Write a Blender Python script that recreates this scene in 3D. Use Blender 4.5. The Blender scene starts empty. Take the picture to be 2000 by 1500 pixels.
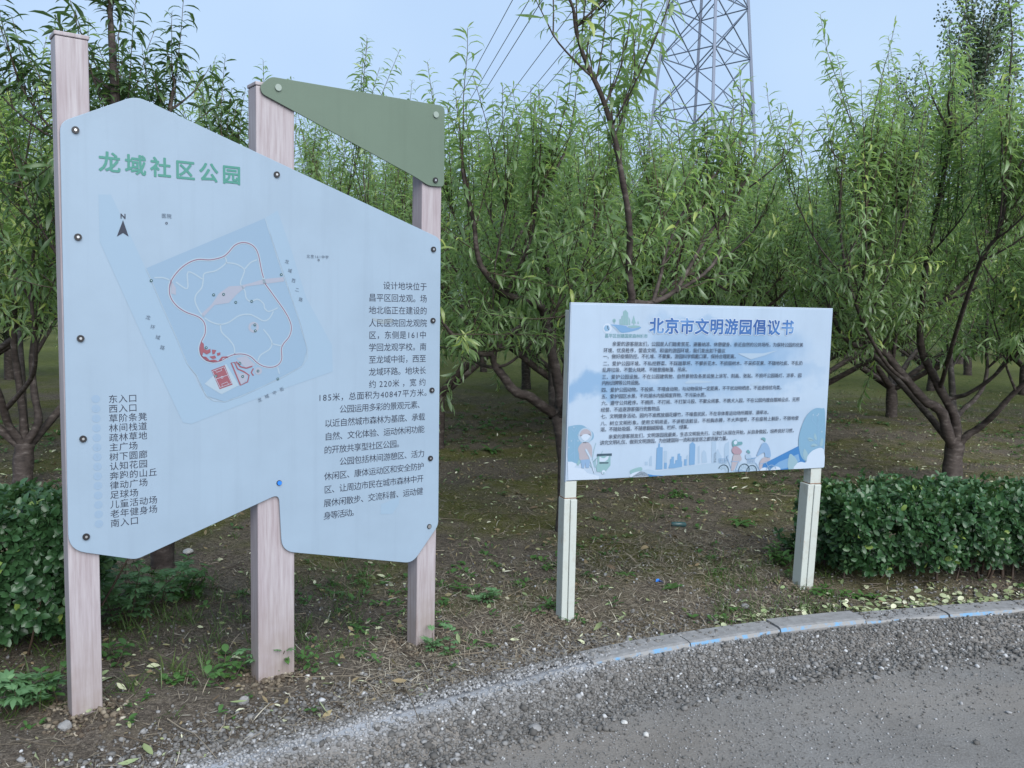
import bpy, math, random
import numpy as np
from mathutils import Matrix, Vector
sc = bpy.context.scene
COL = sc.collection
rs = np.random.RandomState(11)
random.seed(5)

# ------------------------------------------------------------------ camera
FPX, PITCH, ROLL, EYE = 1714.2, 0.0958, 0.0236, 1.5      # focal length in px of a 2000 px wide frame
_f = np.array([0, math.cos(PITCH), -math.sin(PITCH)])
_u = np.array([0, math.sin(PITCH), math.cos(PITCH)])
_r = np.array([1., 0, 0])
CR = math.cos(ROLL) * _r + math.sin(ROLL) * _u
CU = -math.sin(ROLL) * _r + math.cos(ROLL) * _u
CAMP = np.array([0, 0, EYE])
cd = bpy.data.cameras.new('camera')
cam = bpy.data.objects.new('camera', cd)
COL.objects.link(cam)
cd.sensor_width = 36
cd.lens = FPX / 2000 * 36
cd.clip_start = .05
cd.clip_end = 2000
cam.matrix_world = Matrix([[CR[i], CU[i], -_f[i], CAMP[i]] for i in range(3)] + [[0, 0, 0, 1]])
sc.camera = cam

# ------------------------------------------------------------------ world and sun (overcast)
SUN_EL, SUN_AZ = math.radians(37), math.radians(155)
w = bpy.data.worlds.new("World")
sc.world = w
w.use_nodes = True
nt = w.node_tree
nt.nodes.clear()
out = nt.nodes.new('ShaderNodeOutputWorld')
bg = nt.nodes.new('ShaderNodeBackground')
sky = nt.nodes.new('ShaderNodeTexSky')
sky.sky_type = 'NISHITA'
sky.sun_disc = False
sky.sun_elevation = SUN_EL
sky.sun_rotation = SUN_AZ
mix = nt.nodes.new('ShaderNodeMix'); mix.data_type = 'RGBA'
noi = nt.nodes.new('ShaderNodeTexNoise'); noi.inputs['Scale'].default_value = 2.2; noi.inputs['Detail'].default_value = 4
rmp = nt.nodes.new('ShaderNodeValToRGB')
rmp.color_ramp.elements[0].position = .38; rmp.color_ramp.elements[0].color = (4.6, 6.3, 8.9, 1)
rmp.color_ramp.elements[1].position = .66; rmp.color_ramp.elements[1].color = (5.25, 6.95, 9.2, 1)
tc = nt.nodes.new('ShaderNodeTexCoord')
nt.links.new(tc.outputs['Generated'], noi.inputs['Vector'])
nt.links.new(noi.outputs['Fac'], rmp.inputs['Fac'])
mix.inputs['Factor'].default_value = .9
nt.links.new(sky.outputs['Color'], mix.inputs['A'])
nt.links.new(rmp.outputs['Color'], mix.inputs['B'])
nt.links.new(mix.outputs['Result'], bg.inputs['Color'])
bg.inputs['Strength'].default_value = .1
nt.links.new(bg.outputs['Background'], out.inputs['Surface'])
sl = bpy.data.lights.new('sun', 'SUN')
sl.energy = 5.
sl.angle = math.radians(62)
sl.color = (1, .98, .95)
so = bpy.data.objects.new('sun', sl)
COL.objects.link(so)
so.rotation_euler = (math.radians(90) - SUN_EL, 0, math.pi - SUN_AZ)
so.location = (0, 0, 30)
sc.view_settings.view_transform = 'Standard'
sc.view_settings.look = 'None'
sc.view_settings.exposure = .2
sc.view_settings.gamma = 1
sc.cycles.max_bounces = 6
sc.cycles.transparent_max_bounces = 4

# ------------------------------------------------------------------ measuring helpers (photo pixel -> point on a real plane)
def ray(p):
    p = np.asarray(p, float)
    return _f + ((p[..., 0:1] - 1000) / FPX) * CR - ((p[..., 1:2] - 750) / FPX) * CU
def at(px, py, t):
    return CAMP + t * ray([px, py])
def on_ground(px, py, z0=0.):
    d = ray([px, py]); t = (z0 - EYE) / d[2]
    return CAMP + t * d
class Plane:
    def __init__(s, o, th):
        s.o = np.array([o[0], o[1], 0.]); s.th = th
        s.n = np.array([math.sin(th), -math.cos(th), 0]); s.u = np.array([math.cos(th), math.sin(th), 0])
    def uz(s, p):
        d = ray(p); t = ((s.o - CAMP) @ s.n) / (d @ s.n)
        X = CAMP + t[..., None] * d
        return np.stack([(X - s.o) @ s.u, X[..., 2]], -1)
BIG = Plane((-1.4324, 2.9052), 0.6378)
SML = Plane((0.2644, 4.0485), 0.3491)

# ------------------------------------------------------------------ object helpers
def tagp(o, label=None, cat=None, group=None, kind=None):
    if label: o['label'] = label
    if cat: o['category'] = cat
    if group: o['group'] = group
    if kind: o['kind'] = kind
    return o
def empty(name, loc, rz=0, label=None, cat=None, group=None):
    o = bpy.data.objects.new(name, None)
    o.empty_display_size = .1
    o.location = [float(v) for v in loc]
    o.rotation_euler = (0, 0, rz)
    COL.objects.link(o)
    return tagp(o, label, cat, group)
def link(name, me, parent=None):
    o = bpy.data.objects.new(name, me)
    COL.objects.link(o)
    if parent: o.parent = parent
    return o
def mesh_np(name, V, F, mats, midx=None, tint=None, smooth=False):
    """V (n,3); F (m,k) faces of one size k"""
    me = bpy.data.meshes.new(name)
    V = np.ascontiguousarray(V, dtype=np.float32); F = np.ascontiguousarray(F, dtype=np.int32)
    n, (m, k) = len(V), F.shape
    me.vertices.add(n); me.vertices.foreach_set('co', V.ravel())
    me.loops.add(m * k); me.loops.foreach_set('vertex_index', F.ravel())
    me.polygons.add(m)
    me.polygons.foreach_set('loop_start', np.arange(0, m * k, k, dtype=np.int32))
    me.polygons.foreach_set('loop_total', np.full(m, k, dtype=np.int32))
    if midx is not None: me.polygons.foreach_set('material_index', np.asarray(midx, dtype=np.int32))
    if smooth: me.polygons.foreach_set('use_smooth', np.ones(m, dtype=bool))
    if tint is not None:
        a = me.attributes.new('tint', 'FLOAT', 'POINT'); a.data.foreach_set('value', np.asarray(tint, dtype=np.float32))
    for mm in mats: me.materials.append(mm)
    me.update(calc_edges=True)
    return me
class MB:
    """collects polygons of any size"""
    def __init__(s): s.v = []; s.f = []; s.m = []
    def add(s, vs, fs, m=0):
        b = len(s.v); s.v += [tuple(float(c) for c in p) for p in vs]
        for f in fs: s.f.append([b + i for i in f]); s.m.append(m)
    def box(s, x0, x1, y0, y1, z0, z1, m=0, shear=(0, 0)):
        vs = [(x + (shear[0] if z == z0 else 0), y + (shear[1] if z == z0 else 0), z) for z in (z0, z1) for y in (y0, y1) for x in (x0, x1)]
        s.add(vs, [(0, 2, 3, 1), (4, 5, 7, 6), (0, 1, 5, 4), (2, 6, 7, 3), (0, 4, 6, 2), (1, 3, 7, 5)], m)
    def prism(s, pts, y0, y1, m=0):
        """pts in (x,z), anticlockwise seen from -y; extruded y0..y1"""
        n = len(pts)
        s.add([(p[0], y0, p[1]) for p in pts] + [(p[0], y1, p[1]) for p in pts],
              [list(range(n)), list(range(2 * n - 1, n - 1, -1))] + [(i, n + i, n + (i + 1) % n, (i + 1) % n) for i in range(n)], m)
    def flat(s, pts, y, m=0):
        pts = [tuple(p) for p in pts]
        A = sum(pts[i][0] * pts[(i + 1) % len(pts)][1] - pts[(i + 1) % len(pts)][0] * pts[i][1] for i in range(len(pts)))
        if A < 0: pts = pts[::-1]
        s.add([(p[0], y, p[1]) for p in pts], [list(range(len(pts)))], m)
    def disc(s, c, r, y, m=0, n=16, rin=0):
        a = [2 * math.pi * i / n for i in range(n)]
        if rin == 0: s.flat([(c[0] + r * math.cos(t), c[1] + r * math.sin(t)) for t in a], y, m)
        else:
            s.add([(c[0] + q * math.cos(t), y, c[1] + q * math.sin(t)) for q in (rin, r) for t in a],
                  [(i, n + i, n + (i + 1) % n, (i + 1) % n)[::-1] for i in range(n)], m)
    def ribbon(s, pts, wd, y, m=0, closed=False):
        P = [np.array(p[:2], float) for p in pts]; n = len(P); L = []; R = []
        for i in range(n):
            a = P[(i - 1) % n] if (i or closed) else P[i]; b = P[(i + 1) % n] if (i < n - 1 or closed) else P[i]
            d = b - a; d = d / (np.linalg.norm(d) + 1e-9); q = np.array([-d[1], d[0]]) * wd / 2
            L.append(P[i] + q); R.append(P[i] - q)
        vs = [(p[0], y, p[1]) for p in R] + [(p[0], y, p[1]) for p in L]
        s.add(vs, [(i, (i + 1) % n, n + (i + 1) % n, n + i) for i in range(n if closed else n - 1)], m)
    def build(s, name, mats, parent=None, bevel=0, smooth=False):
        me = bpy.data.meshes.new(name); me.from_pydata(s.v, [], s.f); me.update()
        me.polygons.foreach_set('material_index', s.m)
        for m in (mats if isinstance(mats, (list, tuple)) else [mats]): me.materials.append(m)
        o = link(name, me, parent)
        if smooth: me.polygons.foreach_set('use_smooth', [True] * len(s.m))
        if bevel:
            b = o.modifiers.new('bevel', 'BEVEL'); b.width = bevel; b.segments = 2; b.limit_method = 'ANGLE'
        return o
def smooth_path(pts, k=6, closed=False):
    """Catmull-Rom through pts (any dimension)"""
    P = np.array(pts, float); n = len(P); out = []
    rng = range(n if closed else n - 1)
    for i in rng:
        if closed: p0, p1, p2, p3 = P[(i - 1) % n], P[i], P[(i + 1) % n], P[(i + 2) % n]
        else: p0, p1, p2, p3 = P[max(i - 1, 0)], P[i], P[i + 1], P[min(i + 2, n - 1)]
        for j in range(k):
            t = j / k
            out.append(.5 * (2 * p1 + (p2 - p0) * t + (2 * p0 - 5 * p1 + 4 * p2 - p3) * t * t + (3 * p1 - p0 - 3 * p2 + p3) * t ** 3))
    if not closed: out.append(P[-1])
    return np.array(out)
def round_poly(pts, rad, k=6):
    P = [np.array(p, float) for p in pts]; n = len(P); out = []
    for i in range(n):
        r = rad[i] if isinstance(rad, (list, tuple)) else rad
        a = P[i - 1] - P[i]; b = P[(i + 1) % n] - P[i]
        r = min(r, .45 * np.linalg.norm(a), .45 * np.linalg.norm(b))
        s = P[i] + a / np.linalg.norm(a) * r; e = P[i] + b / np.linalg.norm(b) * r
        for j in range(k + 1):
            t = j / k; out.append((1 - t) ** 2 * s + 2 * t * (1 - t) * P[i] + t * t * e)
    return out

# ------------------------------------------------------------------ materials
def mat(name, col=(.5, .5, .5), rough=.6, spec=.5, metal=0):
    m = bpy.data.materials.new(name); m.use_nodes = True
    b = m.node_tree.nodes['Principled BSDF']
    b.inputs['Base Color'].default_value = (*col, 1); b.inputs['Roughness'].default_value = rough
    b.inputs['Specular IOR Level'].default_value = spec; b.inputs['Metallic'].default_value = metal
    return m
def N(m, t, **kw):
    n = m.node_tree.nodes.new(t)
    for k, v in kw.items():
        if k in n.inputs: n.inputs[k].default_value = v
        else: setattr(n, k, v)
    return n
def L(m, a, b): m.node_tree.links.new(a, b)
def ramp(m, fac, stops):
    r = N(m, 'ShaderNodeValToRGB'); e = r.color_ramp.elements
    while len(e) < len(stops): e.new(.5)
    for i, (p, c) in enumerate(stops): e[i].position = p; e[i].color = (*c, 1) if len(c) == 3 else c
    L(m, fac, r.inputs['Fac']); return r.outputs['Color']
def mixc(m, fac, a, b, mode='MIX'):
    n = N(m, 'ShaderNodeMix', data_type='RGBA', blend_type=mode)
    for s, v in (('Factor', fac), ('A', a), ('B', b)):
        if isinstance(v, (int, float)): n.inputs[s].default_value = v
        elif isinstance(v, tuple): n.inputs[s].default_value = (*v, 1)
        else: L(m, v, n.inputs[s])
    return n.outputs['Result']
def noise(m, scale, detail=4, rough=.55, vec=None, stretch=None):
    n = N(m, 'ShaderNodeTexNoise', Scale=scale, Detail=detail, Roughness=rough)
    if vec is None: vec = N(m, 'ShaderNodeTexCoord').outputs['Object']
    if stretch:
        mp = N(m, 'ShaderNodeMapping'); mp.inputs['Scale'].default_value = stretch; L(m, vec, mp.inputs['Vector']); vec = mp.outputs['Vector']
    L(m, vec, n.inputs['Vector']); return n.outputs['Fac']
def bsdf(m): return m.node_tree.nodes['Principled BSDF']
def bump(m, h, strength=.3, dist=.01):
    b = N(m, 'ShaderNodeBump', Strength=strength, Distance=dist); L(m, h, b.inputs['Height']); L(m, b.outputs['Normal'], bsdf(m).inputs['Normal'])
def leaf_mat(name, dark, mid, young, under, rough=.45, trans=.28, spec=.5):
    m = mat(name, mid, rough, spec)
    a = N(m, 'ShaderNodeAttribute', attribute_name='tint')
    c = ramp(m, a.outputs['Fac'], [(0, dark), (.45, mid), (.85, mid), (1, young)])
    g = N(m, 'ShaderNodeNewGeometry')
    c = mixc(m, g.outputs['Backfacing'], c, mixc(m, .5, c, under))
    L(m, c, bsdf(m).inputs['Base Color'])
    tr = N(m, 'ShaderNodeBsdfTranslucent'); L(m, mixc(m, 1., c, (1.5, 1.7, .8), 'MULTIPLY'), tr.inputs['Color'])
    ms = N(m, 'ShaderNodeMixShader', Fac=trans)
    o = m.node_tree.nodes['Material Output']
    L(m, bsdf(m).outputs['BSDF'], ms.inputs[1]); L(m, tr.outputs['BSDF'], ms.inputs[2]); L(m, ms.outputs['Shader'], o.inputs['Surface'])
    return m
def tint_mat(name, stops, rough=.8, spec=.3):
    m = mat(name, (.5,) * 3, rough, spec)
    a = N(m, 'ShaderNodeAttribute', attribute_name='tint')
    L(m, ramp(m, a.outputs['Fac'], stops), bsdf(m).inputs['Base Color'])
    return m
M = {}
M['peach_leaf'] = leaf_mat('peach_leaf', (.075, .13, .05), (.17, .26, .112), (.33, .40, .12), (.26, .33, .23), .36, .48, .75)
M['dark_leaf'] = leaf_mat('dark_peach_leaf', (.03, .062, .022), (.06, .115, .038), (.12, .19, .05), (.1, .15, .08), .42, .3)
M['poplar_leaf'] = leaf_mat('poplar_leaf', (.04, .07, .035), (.06, .10, .05), (.09, .13, .06), (.15, .19, .14), .5, .2)
M['conifer_leaf'] = leaf_mat('conifer_leaf', (.012, .03, .015), (.025, .05, .025), (.05, .08, .03), (.03, .05, .03), .6, .1)
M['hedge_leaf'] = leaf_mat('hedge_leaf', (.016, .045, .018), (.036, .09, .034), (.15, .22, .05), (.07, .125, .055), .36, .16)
M['weed_leaf'] = leaf_mat('weed_leaf', (.03, .075, .02), (.06, .14, .035), (.12, .22, .05), (.12, .2, .1), .5, .3)
M['mugwort_leaf'] = leaf_mat('mugwort_leaf', (.05, .12, .05), (.1, .2, .09), (.17, .3, .14), (.2, .3, .2), .55, .3)
M['grass'] = leaf_mat('grass_blade', (.03, .06, .012), (.055, .10, .02), (.13, .17, .04), (.06, .1, .03), .5, .3)
m = M['bark'] = mat('bark', (.06, .05, .045), .75, .3)
n1 = noise(m, 14, 5, .6, stretch=(1, 1, 2.4)); n2 = noise(m, 90, 3)
L(m, ramp(m, n1, [(.3, (.025, .019, .017)), (.55, (.062, .049, .044)), (.75, (.15, .13, .12))]), bsdf(m).inputs['Base Color']); bump(m, n2, .5, .006)
m = M['twig'] = mat('twig', (.06, .035, .03), .55, .4)
L(m, ramp(m, noise(m, 6, 2), [(.35, (.03, .022, .018)), (.65, (.075, .05, .035))]), bsdf(m).inputs['Base Color'])
# ground
m = M['soil'] = mat('soil', (.05, .04, .03), .95, .15)
a = noise(m, 1.1, 5, .6); b = noise(m, 9, 6, .7); c = noise(m, 55, 6, .75); d = noise(m, .35, 3)
base = ramp(m, c, [(.3, (.035, .029, .024)), (.52, (.098, .082, .067)), (.72, (.23, .20, .165))])
moss = ramp(m, c, [(.3, (.035, .04, .009)), (.7, (.12, .125, .028))])
geo = N(m, 'ShaderNodeNewGeometry'); sx = N(m, 'ShaderNodeSeparateXYZ'); L(m, geo.outputs['Position'], sx.inputs[0])
my = N(m, 'ShaderNodeMapRange'); my.inputs[1].default_value = 3.7; my.inputs[2].default_value = 4.9; L(m, sx.outputs['Y'], my.inputs[0])
mm_ = N(m, 'ShaderNodeMath', operation='MULTIPLY'); L(m, my.outputs[0], mm_.inputs[0]); L(m, ramp(m, a, [(.44, (0, 0, 0)), (.58, (.85,) * 3)]), mm_.inputs[1])
col = mixc(m, mm_.outputs[0], base, moss)
col = mixc(m, ramp(m, b, [(.5, (0, 0, 0)), (.7, (.6,) * 3)]), col, (.17, .145, .105))
fine = noise(m, 160, 3, .6)
col = mixc(m, ramp(m, fine, [(.6, (0, 0, 0)), (.66, (.75,) * 3)]), col, (.26, .23, .18))
col = mixc(m, ramp(m, fine, [(.33, (.8,) * 3), (.4, (0, 0, 0))]), col, (.025, .02, .016))
geo = N(m, 'ShaderNodeNewGeometry'); sx = N(m, 'ShaderNodeSeparateXYZ'); L(m, geo.outputs['Position'], sx.inputs[0])
mr = N(m, 'ShaderNodeMapRange'); mr.inputs[1].default_value = 12; mr.inputs[2].default_value = 17; L(m, sx.outputs['Y'], mr.inputs[0])
gf = N(m, 'ShaderNodeMath', operation='MULTIPLY'); L(m, mr.outputs[0], gf.inputs[0]); gf.inputs[1].default_value = .85
col = mixc(m, gf.outputs[0], col, ramp(m, b, [(.3, (.06, .08, .02)), (.7, (.15, .17, .055))]))
L(m, col, bsdf(m).inputs['Base Color']); bump(m, c, .9, .02)
m = M['road'] = mat('compacted_gravel', (.2, .19, .18), .9, .25)
a = noise(m, 2.2, 5, .6); c = noise(m, 120, 4, .7); v = N(m, 'ShaderNodeTexVoronoi', Scale=95.); L(m, N(m, 'ShaderNodeTexCoord').outputs['Object'], v.inputs['Vector'])
base = ramp(m, a, [(.35, (.125, .118, .11)), (.65, (.20, .196, .19))])
col = mixc(m, .35, base, ramp(m, c, [(.35, (.08, .077, .074)), (.65, (.26, .26, .26))]))
big = noise(m, .8, 3, .6, stretch=(.45, 1.6, 1)); col = mixc(m, ramp(m, big, [(.42, (0, 0, 0)), (.62, (.6,) * 3)]), col, (.185, .163, .14))
at1 = N(m, 'ShaderNodeAttribute', attribute_name='tint')
col = mixc(m, at1.outputs['Fac'], col, (.36, .385, .425))
L(m, col, bsdf(m).inputs['Base Color']); bump(m, c, .8, .008)
M['pebble'] = tint_mat('crushed_stone', [(0, (.055, .053, .050)), (.35, (.105, .102, .098)), (.7, (.175, .174, .173)), (.93, (.27, .275, .285)), (1, (.42, .43, .44))], .85, .3)
M['straw'] = tint_mat('dry_straw', [(0, (.05, .037, .028)), (.4, (.13, .108, .08)), (.8, (.24, .21, .165)), (1, (.36, .34, .28))], .8, .2)
M['litter'] = tint_mat('fallen_leaf', [(0, (.08, .055, .035)), (.3, (.2, .16, .09)), (.55, (.16, .22, .1)), (.8, (.42, .43, .3)), (1, (.62, .6, .5))], .7, .3)
# signs
def panel_mat(name, col, rough=.45):
    m = mat(name, col, rough, .35)
    c = noise(m, 4, 4); f = noise(m, 130, 2)
    k = tuple(v * .93 for v in col)
    cc = mixc(m, ramp(m, c, [(.4, (0, 0, 0)), (.7, (1,) * 3)]), col, k)
    st = noise(m, 7, 4, .6, stretch=(3.2, 3.2, .16)); cc = mixc(m, ramp(m, st, [(.52, (0, 0, 0)), (.75, (.4,) * 3)]), cc, tuple(v * .84 for v in col))
    sp = ramp(m, noise(m, 38, 2, .5), [(.775, (0, 0, 0)), (.8, (.35,) * 3)])
    L(m, mixc(m, sp, cc, (.25, .25, .24)), bsdf(m).inputs['Base Color']); bump(m, f, .08, .002)
    return m
M['panel'] = panel_mat('white_powder_coat', (.222, .294, .374))
M['green_panel'] = panel_mat('sage_green_panel', (.098, .139, .106), .5)
m = M['post_wood'] = mat('pale_wood_grain', (.5, .42, .4), .5, .35)
g1 = noise(m, 9, 5, .6, stretch=(9, 9, .5)); g2 = noise(m, 3, 3, .5, stretch=(5, 5, .35))
col = ramp(m, g1, [(.28, (.225, .188, .20)), (.5, (.298, .27, .288)), (.72, (.355, .333, .355))])
col = mixc(m, ramp(m, g2, [(.45, (0, 0, 0)), (.7, (.5,) * 3)]), col, (.24, .195, .215))
geo = N(m, 'ShaderNodeNewGeometry'); sx = N(m, 'ShaderNodeSeparateXYZ'); L(m, geo.outputs['Position'], sx.inputs[0])
mr = N(m, 'ShaderNodeMapRange'); mr.inputs[1].default_value = .38; mr.inputs[2].default_value = .0; L(m, sx.outputs['Z'], mr.inputs[0])
gm = N(m, 'ShaderNodeMath', operation='MULTIPLY'); L(m, mr.outputs[0], gm.inputs[0]); L(m, noise(m, 12, 4), gm.inputs[1])
L(m, mixc(m, gm.outputs[0], col, (.18, .14, .11)), bsdf(m).inputs['Base Color'])
m = M['white_metal'] = mat('weathered_white_metal', (.6, .6, .56), .5, .4)
col = mixc(m, ramp(m, noise(m, 9, 5, .7), [(.52, (0, 0, 0)), (.72, (.8,) * 3)]), (.37, .40, .38), (.29, .28, .24))
L(m, mixc(m, ramp(m, noise(m, 60, 3, .7, stretch=(1, 1, .15)), [(.66, (0, 0, 0)), (.72, (1,) * 3)]), col, (.30, .22, .15)), bsdf(m).inputs['Base Color'])
M['rust'] = mat('rust', (.17, .10, .065), .85)
M['black'] = mat('black_rubber', (.012, .012, .014), .45)
M['steel'] = mat('steel', (.55, .55, .55), .35, .5, .9)
M['green_cap'] = mat('grey_green_cap', (.22, .27, .24), .4)
M['blue_cap'] = mat('blue_plastic', (.02, .16, .55), .35)
M['ink'] = mat('navy_ink', (.010, .016, .034), .6)
M['grey_ink'] = mat('grey_ink', (.06, .09, .13), .6)
M['title_green'] = mat('title_green', (.035, .175, .145), .5)
M['white_ink'] = mat('white_ink', (.315, .38, .465), .5)
def ink(name, c): M[name] = mat(name, c, .55, .35)
ink('map_blue', (.17, .252, .345)); ink('map_faint', (.20, .282, .37)); ink('map_path', (0.238, 0.308, 0.371)); ink('map_red', (0.187, 0.063, 0.083)); ink('map_pink', (0.226, 0.249, 0.311))
ink('map_line', (0.164, 0.076, 0.122)); ink('dot_green', (0.023, 0.071, 0.078)); ink('legend_dot', (.188, .266, .362)); ink('smudge', (0.203, 0.249, 0.283))
ink('b_sky', (0.183, 0.271, 0.380)); ink('b_mid', (0.144, 0.249, 0.371)); ink('b_pale', (0.226, 0.303, 0.390)); ink('b_tree', (0.117, 0.223, 0.322)); ink('b_deep', (0.027, 0.120, 0.292)); ink('b_tower', (0.105, 0.210, 0.351))
ink('b_teal', (0.085, 0.197, 0.229)); ink('b_teal2', (0.148, 0.258, 0.283)); ink('b_red', (0.226, 0.165, 0.204)); ink('b_skin', (0.242, 0.231, 0.263)); ink('b_dark', (0.027, 0.054, 0.078)); ink('b_leaf', (0.164, 0.258, 0.311)); ink('b_jean', (0.141, 0.231, 0.360)); ink('b_wisp', (0.211, 0.290, 0.385))
m = M['b_title'] = mat('title_blue', (.05, .2, .5), .5)
gx = N(m, 'ShaderNodeTexCoord'); sx = N(m, 'ShaderNodeSeparateXYZ'); L(m, gx.outputs['Object'], sx.inputs[0])
wv = noise(m, 4.5, 1, stretch=(1, 1, 2.4))
L(m, ramp(m, wv, [(.42, (.008, .055, .20)), (.56, (.022, .10, .28)), (.70, (.12, .23, .40))]), bsdf(m).inputs['Base Color'])
m = M['board_print'] = panel_mat('faded_printed_sheet', (.275, .35, .445), .42)
m = M['board_print']; cin = [l for l in m.node_tree.links if l.to_socket == bsdf(m).inputs['Base Color']][0].from_socket
oc = N(m, 'ShaderNodeTexCoord').outputs['Object']; nz = N(m, 'ShaderNodeTexNoise', Scale=6., Detail=4); L(m, oc, nz.inputs['Vector'])
wp = N(m, 'ShaderNodeMix', data_type='RGBA', blend_type='LINEAR_LIGHT'); wp.inputs['Factor'].default_value = .16; L(m, oc, wp.inputs['A']); L(m, nz.outputs['Color'], wp.inputs['B']); oc = wp.outputs['Result']
col = cin
for cx, cz, rx, rz, k, c in ((.85, 1.27, .50, .16, 1., (.15, .245, .37)), (.45, 1.10, .75, .075, .8, (.18, .27, .385)), (.06, 1.10, .22, .075, 1., (.15, .25, .38)), (.75, 1.40, .35, .06, .7, (.19, .28, .40)), (.75, 1.0, .6, .08, .5, (.20, .285, .39)), (1.2, 1.16, .25, .06, .6, (.18, .27, .385)), (.9, .93, .7, .05, .35, (.21, .29, .39))):
    mp_ = N(m, 'ShaderNodeMapping', vector_type='TEXTURE'); mp_.inputs['Location'].default_value = (cx, 0, cz); mp_.inputs['Scale'].default_value = (rx, 10, rz); L(m, oc, mp_.inputs['Vector'])
    vl = N(m, 'ShaderNodeVectorMath', operation='LENGTH'); L(m, mp_.outputs['Vector'], vl.inputs[0])
    mr = N(m, 'ShaderNodeMapRange', interpolation_type='SMOOTHSTEP'); mr.inputs[1].default_value = 1.15; mr.inputs[2].default_value = .45; mr.inputs[4].default_value = k; L(m, vl.outputs['Value'], mr.inputs[0])
    col = mixc(m, mr.outputs[0], col, c)
L(m, col, bsdf(m).inputs['Base Color'])
M['kerb'] = m = mat('concrete_kerb', (.3, .29, .28), .9, .2)
L(m, ramp(m, noise(m, 25, 6, .7), [(.3, (.15, .15, .152)), (.7, (.24, .243, .25))]), bsdf(m).inputs['Base Color']); bump(m, noise(m, 150, 3), .4, .004)
M['kerb_paint'] = m = mat('worn_blue_paint', (.1, .3, .55), .7)
L(m, mixc(m, ramp(m, noise(m, 16, 5, .7), [(.48, (0, 0, 0)), (.6, (1,) * 3)]), (.2, .2, .2), (.10, .23, .38)), bsdf(m).inputs['Base Color'])
M['galv'] = mat('galvanised_steel', (.10, .125, .18), .5, .5, .3)
M['cable'] = mat('cable', (.12, .13, .16), .6)
M['stone'] = m = mat('rough_stone', (.35, .34, .33), .9, .2)
L(m, ramp(m, noise(m, 30, 5, .7), [(.3, (.14, .138, .135)), (.7, (.27, .27, .275))]), bsdf(m).inputs['Base Color']); bump(m, noise(m, 60, 4), .5, .01)
M['pale_stone'] = mat('pale_stone', (.40, .40, .39), .85, .2)
M['dark_plastic'] = mat('dark_teal_plastic', (.03, .075, .08), .3)

# ------------------------------------------------------------------ terrain
KX = np.array([-60, -3.2, -1.1, -.69, -.29, .03, .24, .58, .98, 1.47, 2.1, 2.7, 3.6, 5, 60])
KY = np.array([-20.0, 1.2, 2.64, 2.93, 3.23, 3.45, 3.59, 3.79, 3.97, 4.15, 4.32, 4.47, 4.62, 4.75, 6.0])
def yk(x):
    x = np.asarray(x, float)
    return sum(np.interp(x + o, KX, KY) for o in (-.24, -.12, 0, .12, .24)) / 5
_wv = [(rs.uniform(-1, 1), rs.uniform(-1, 1), rs.uniform(0, 6.3)) for _ in range(40)]
def wob(x, y, k, i0=0, n=8):
    s = 0
    for a, b, p in _wv[i0:i0 + n]:
        q = math.hypot(a, b) + .2
        s = s + np.sin(k * (a * x + b * y) / q + p)
    return s / n * 1.6
def sstep(a, b, v):
    t = np.clip((v - a) / (b - a), 0, 1); return t * t * (3 - 2 * t)
ROADZ = -.075
def z_soil(x, y):
    t = yk(x) - y            # > 0 on the camera's side of the kerb
    near = sstep(.02, .5, -t)
    z = .035 * wob(x, y, 2.2) * near + .018 * wob(x, y, 9, 8) * near + .011 * wob(x, y, 27, 16) * near + .004 * wob(x, y, 31, 16)
    z = z - .03 * sstep(.6, .0, -t) * sstep(-.2, .6, x)          # soil sits a little below the kerb top on the right
    return z - .03 * sstep(.06, -.02, -t) * sstep(.75, .3, x)
def z_road(x, y):
    t = yk(x) - y
    wb = .40 + .08 * wob(x, y * 0, 2.6, 3)
    crest = .012 * np.exp(-((t - .16) / .12) ** 2) * sstep(1.2, -.4, x)
    z = -.018 + (ROADZ + .018) * sstep(.13, wb, t) + crest
    return z + (.012 * wob(x, y, 11, 20) + .007 * wob(x, y, 34, 26)) * sstep(.02, .1, t) * (1 - .75 * sstep(wb - .05, wb + .15, t)) + .006 * wob(x, y, 3, 4) * sstep(.3, .6, t)
def zg(x, y):
    x = np.asarray(x, float); y = np.asarray(y, float)
    return np.where(yk(x) - y > .0, z_road(x, y), z_soil(x, y))
def axis(a, b, step, far, g=1.16):
    mid = list(np.arange(a, b, step)); lo = []; hi = []; s = step; p = a
    while p > -far: s *= g; p -= s; lo.append(p)
    s = step; p = b
    while p < far: s *= g; p += s; hi.append(p)
    return np.array(lo[::-1] + mid + hi)
def grid_mesh(name, xs, ts, zf, m, tint=None):
    X, T = np.meshgrid(xs, ts, indexing='ij'); Y = yk(X) + T
    Z = zf(X, Y, T)
    nx, ny = X.shape; idx = np.arange(nx * ny).reshape(nx, ny)
    F = np.stack([idx[:-1, :-1], idx[1:, :-1], idx[1:, 1:], idx[:-1, 1:]], -1).reshape(-1, 4)
    return link(name, mesh_np(name, np.stack([X, Y, Z], -1).reshape(-1, 3), F, [m], None, None if tint is None else tint(X, Y, T).ravel(), True))
xs = axis(-3.2, 4.6, .03, 400)
tl = []; s = .02; p = -.02
while p < 450: tl.append(p); s = min(s * 1.02, .06) if p < 9 else s * 1.2; p += s
tl = [-420, -200, -90, -40, -15, -6, -2.5, -1.2, -.6, -.3, -.12, -.05] + tl
g = grid_mesh('ground', xs, np.array(tl), lambda X, Y, T: np.where(T < -.03, ROADZ - .12, z_soil(X, Y)), M['soil'])
tagp(g, kind='structure')
tr = []; s = .012; p = .012
while p < 14: tr.append(-p); s = min(s * 1.015, .05) if p < 2.5 else s * 1.2; p += s
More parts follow.
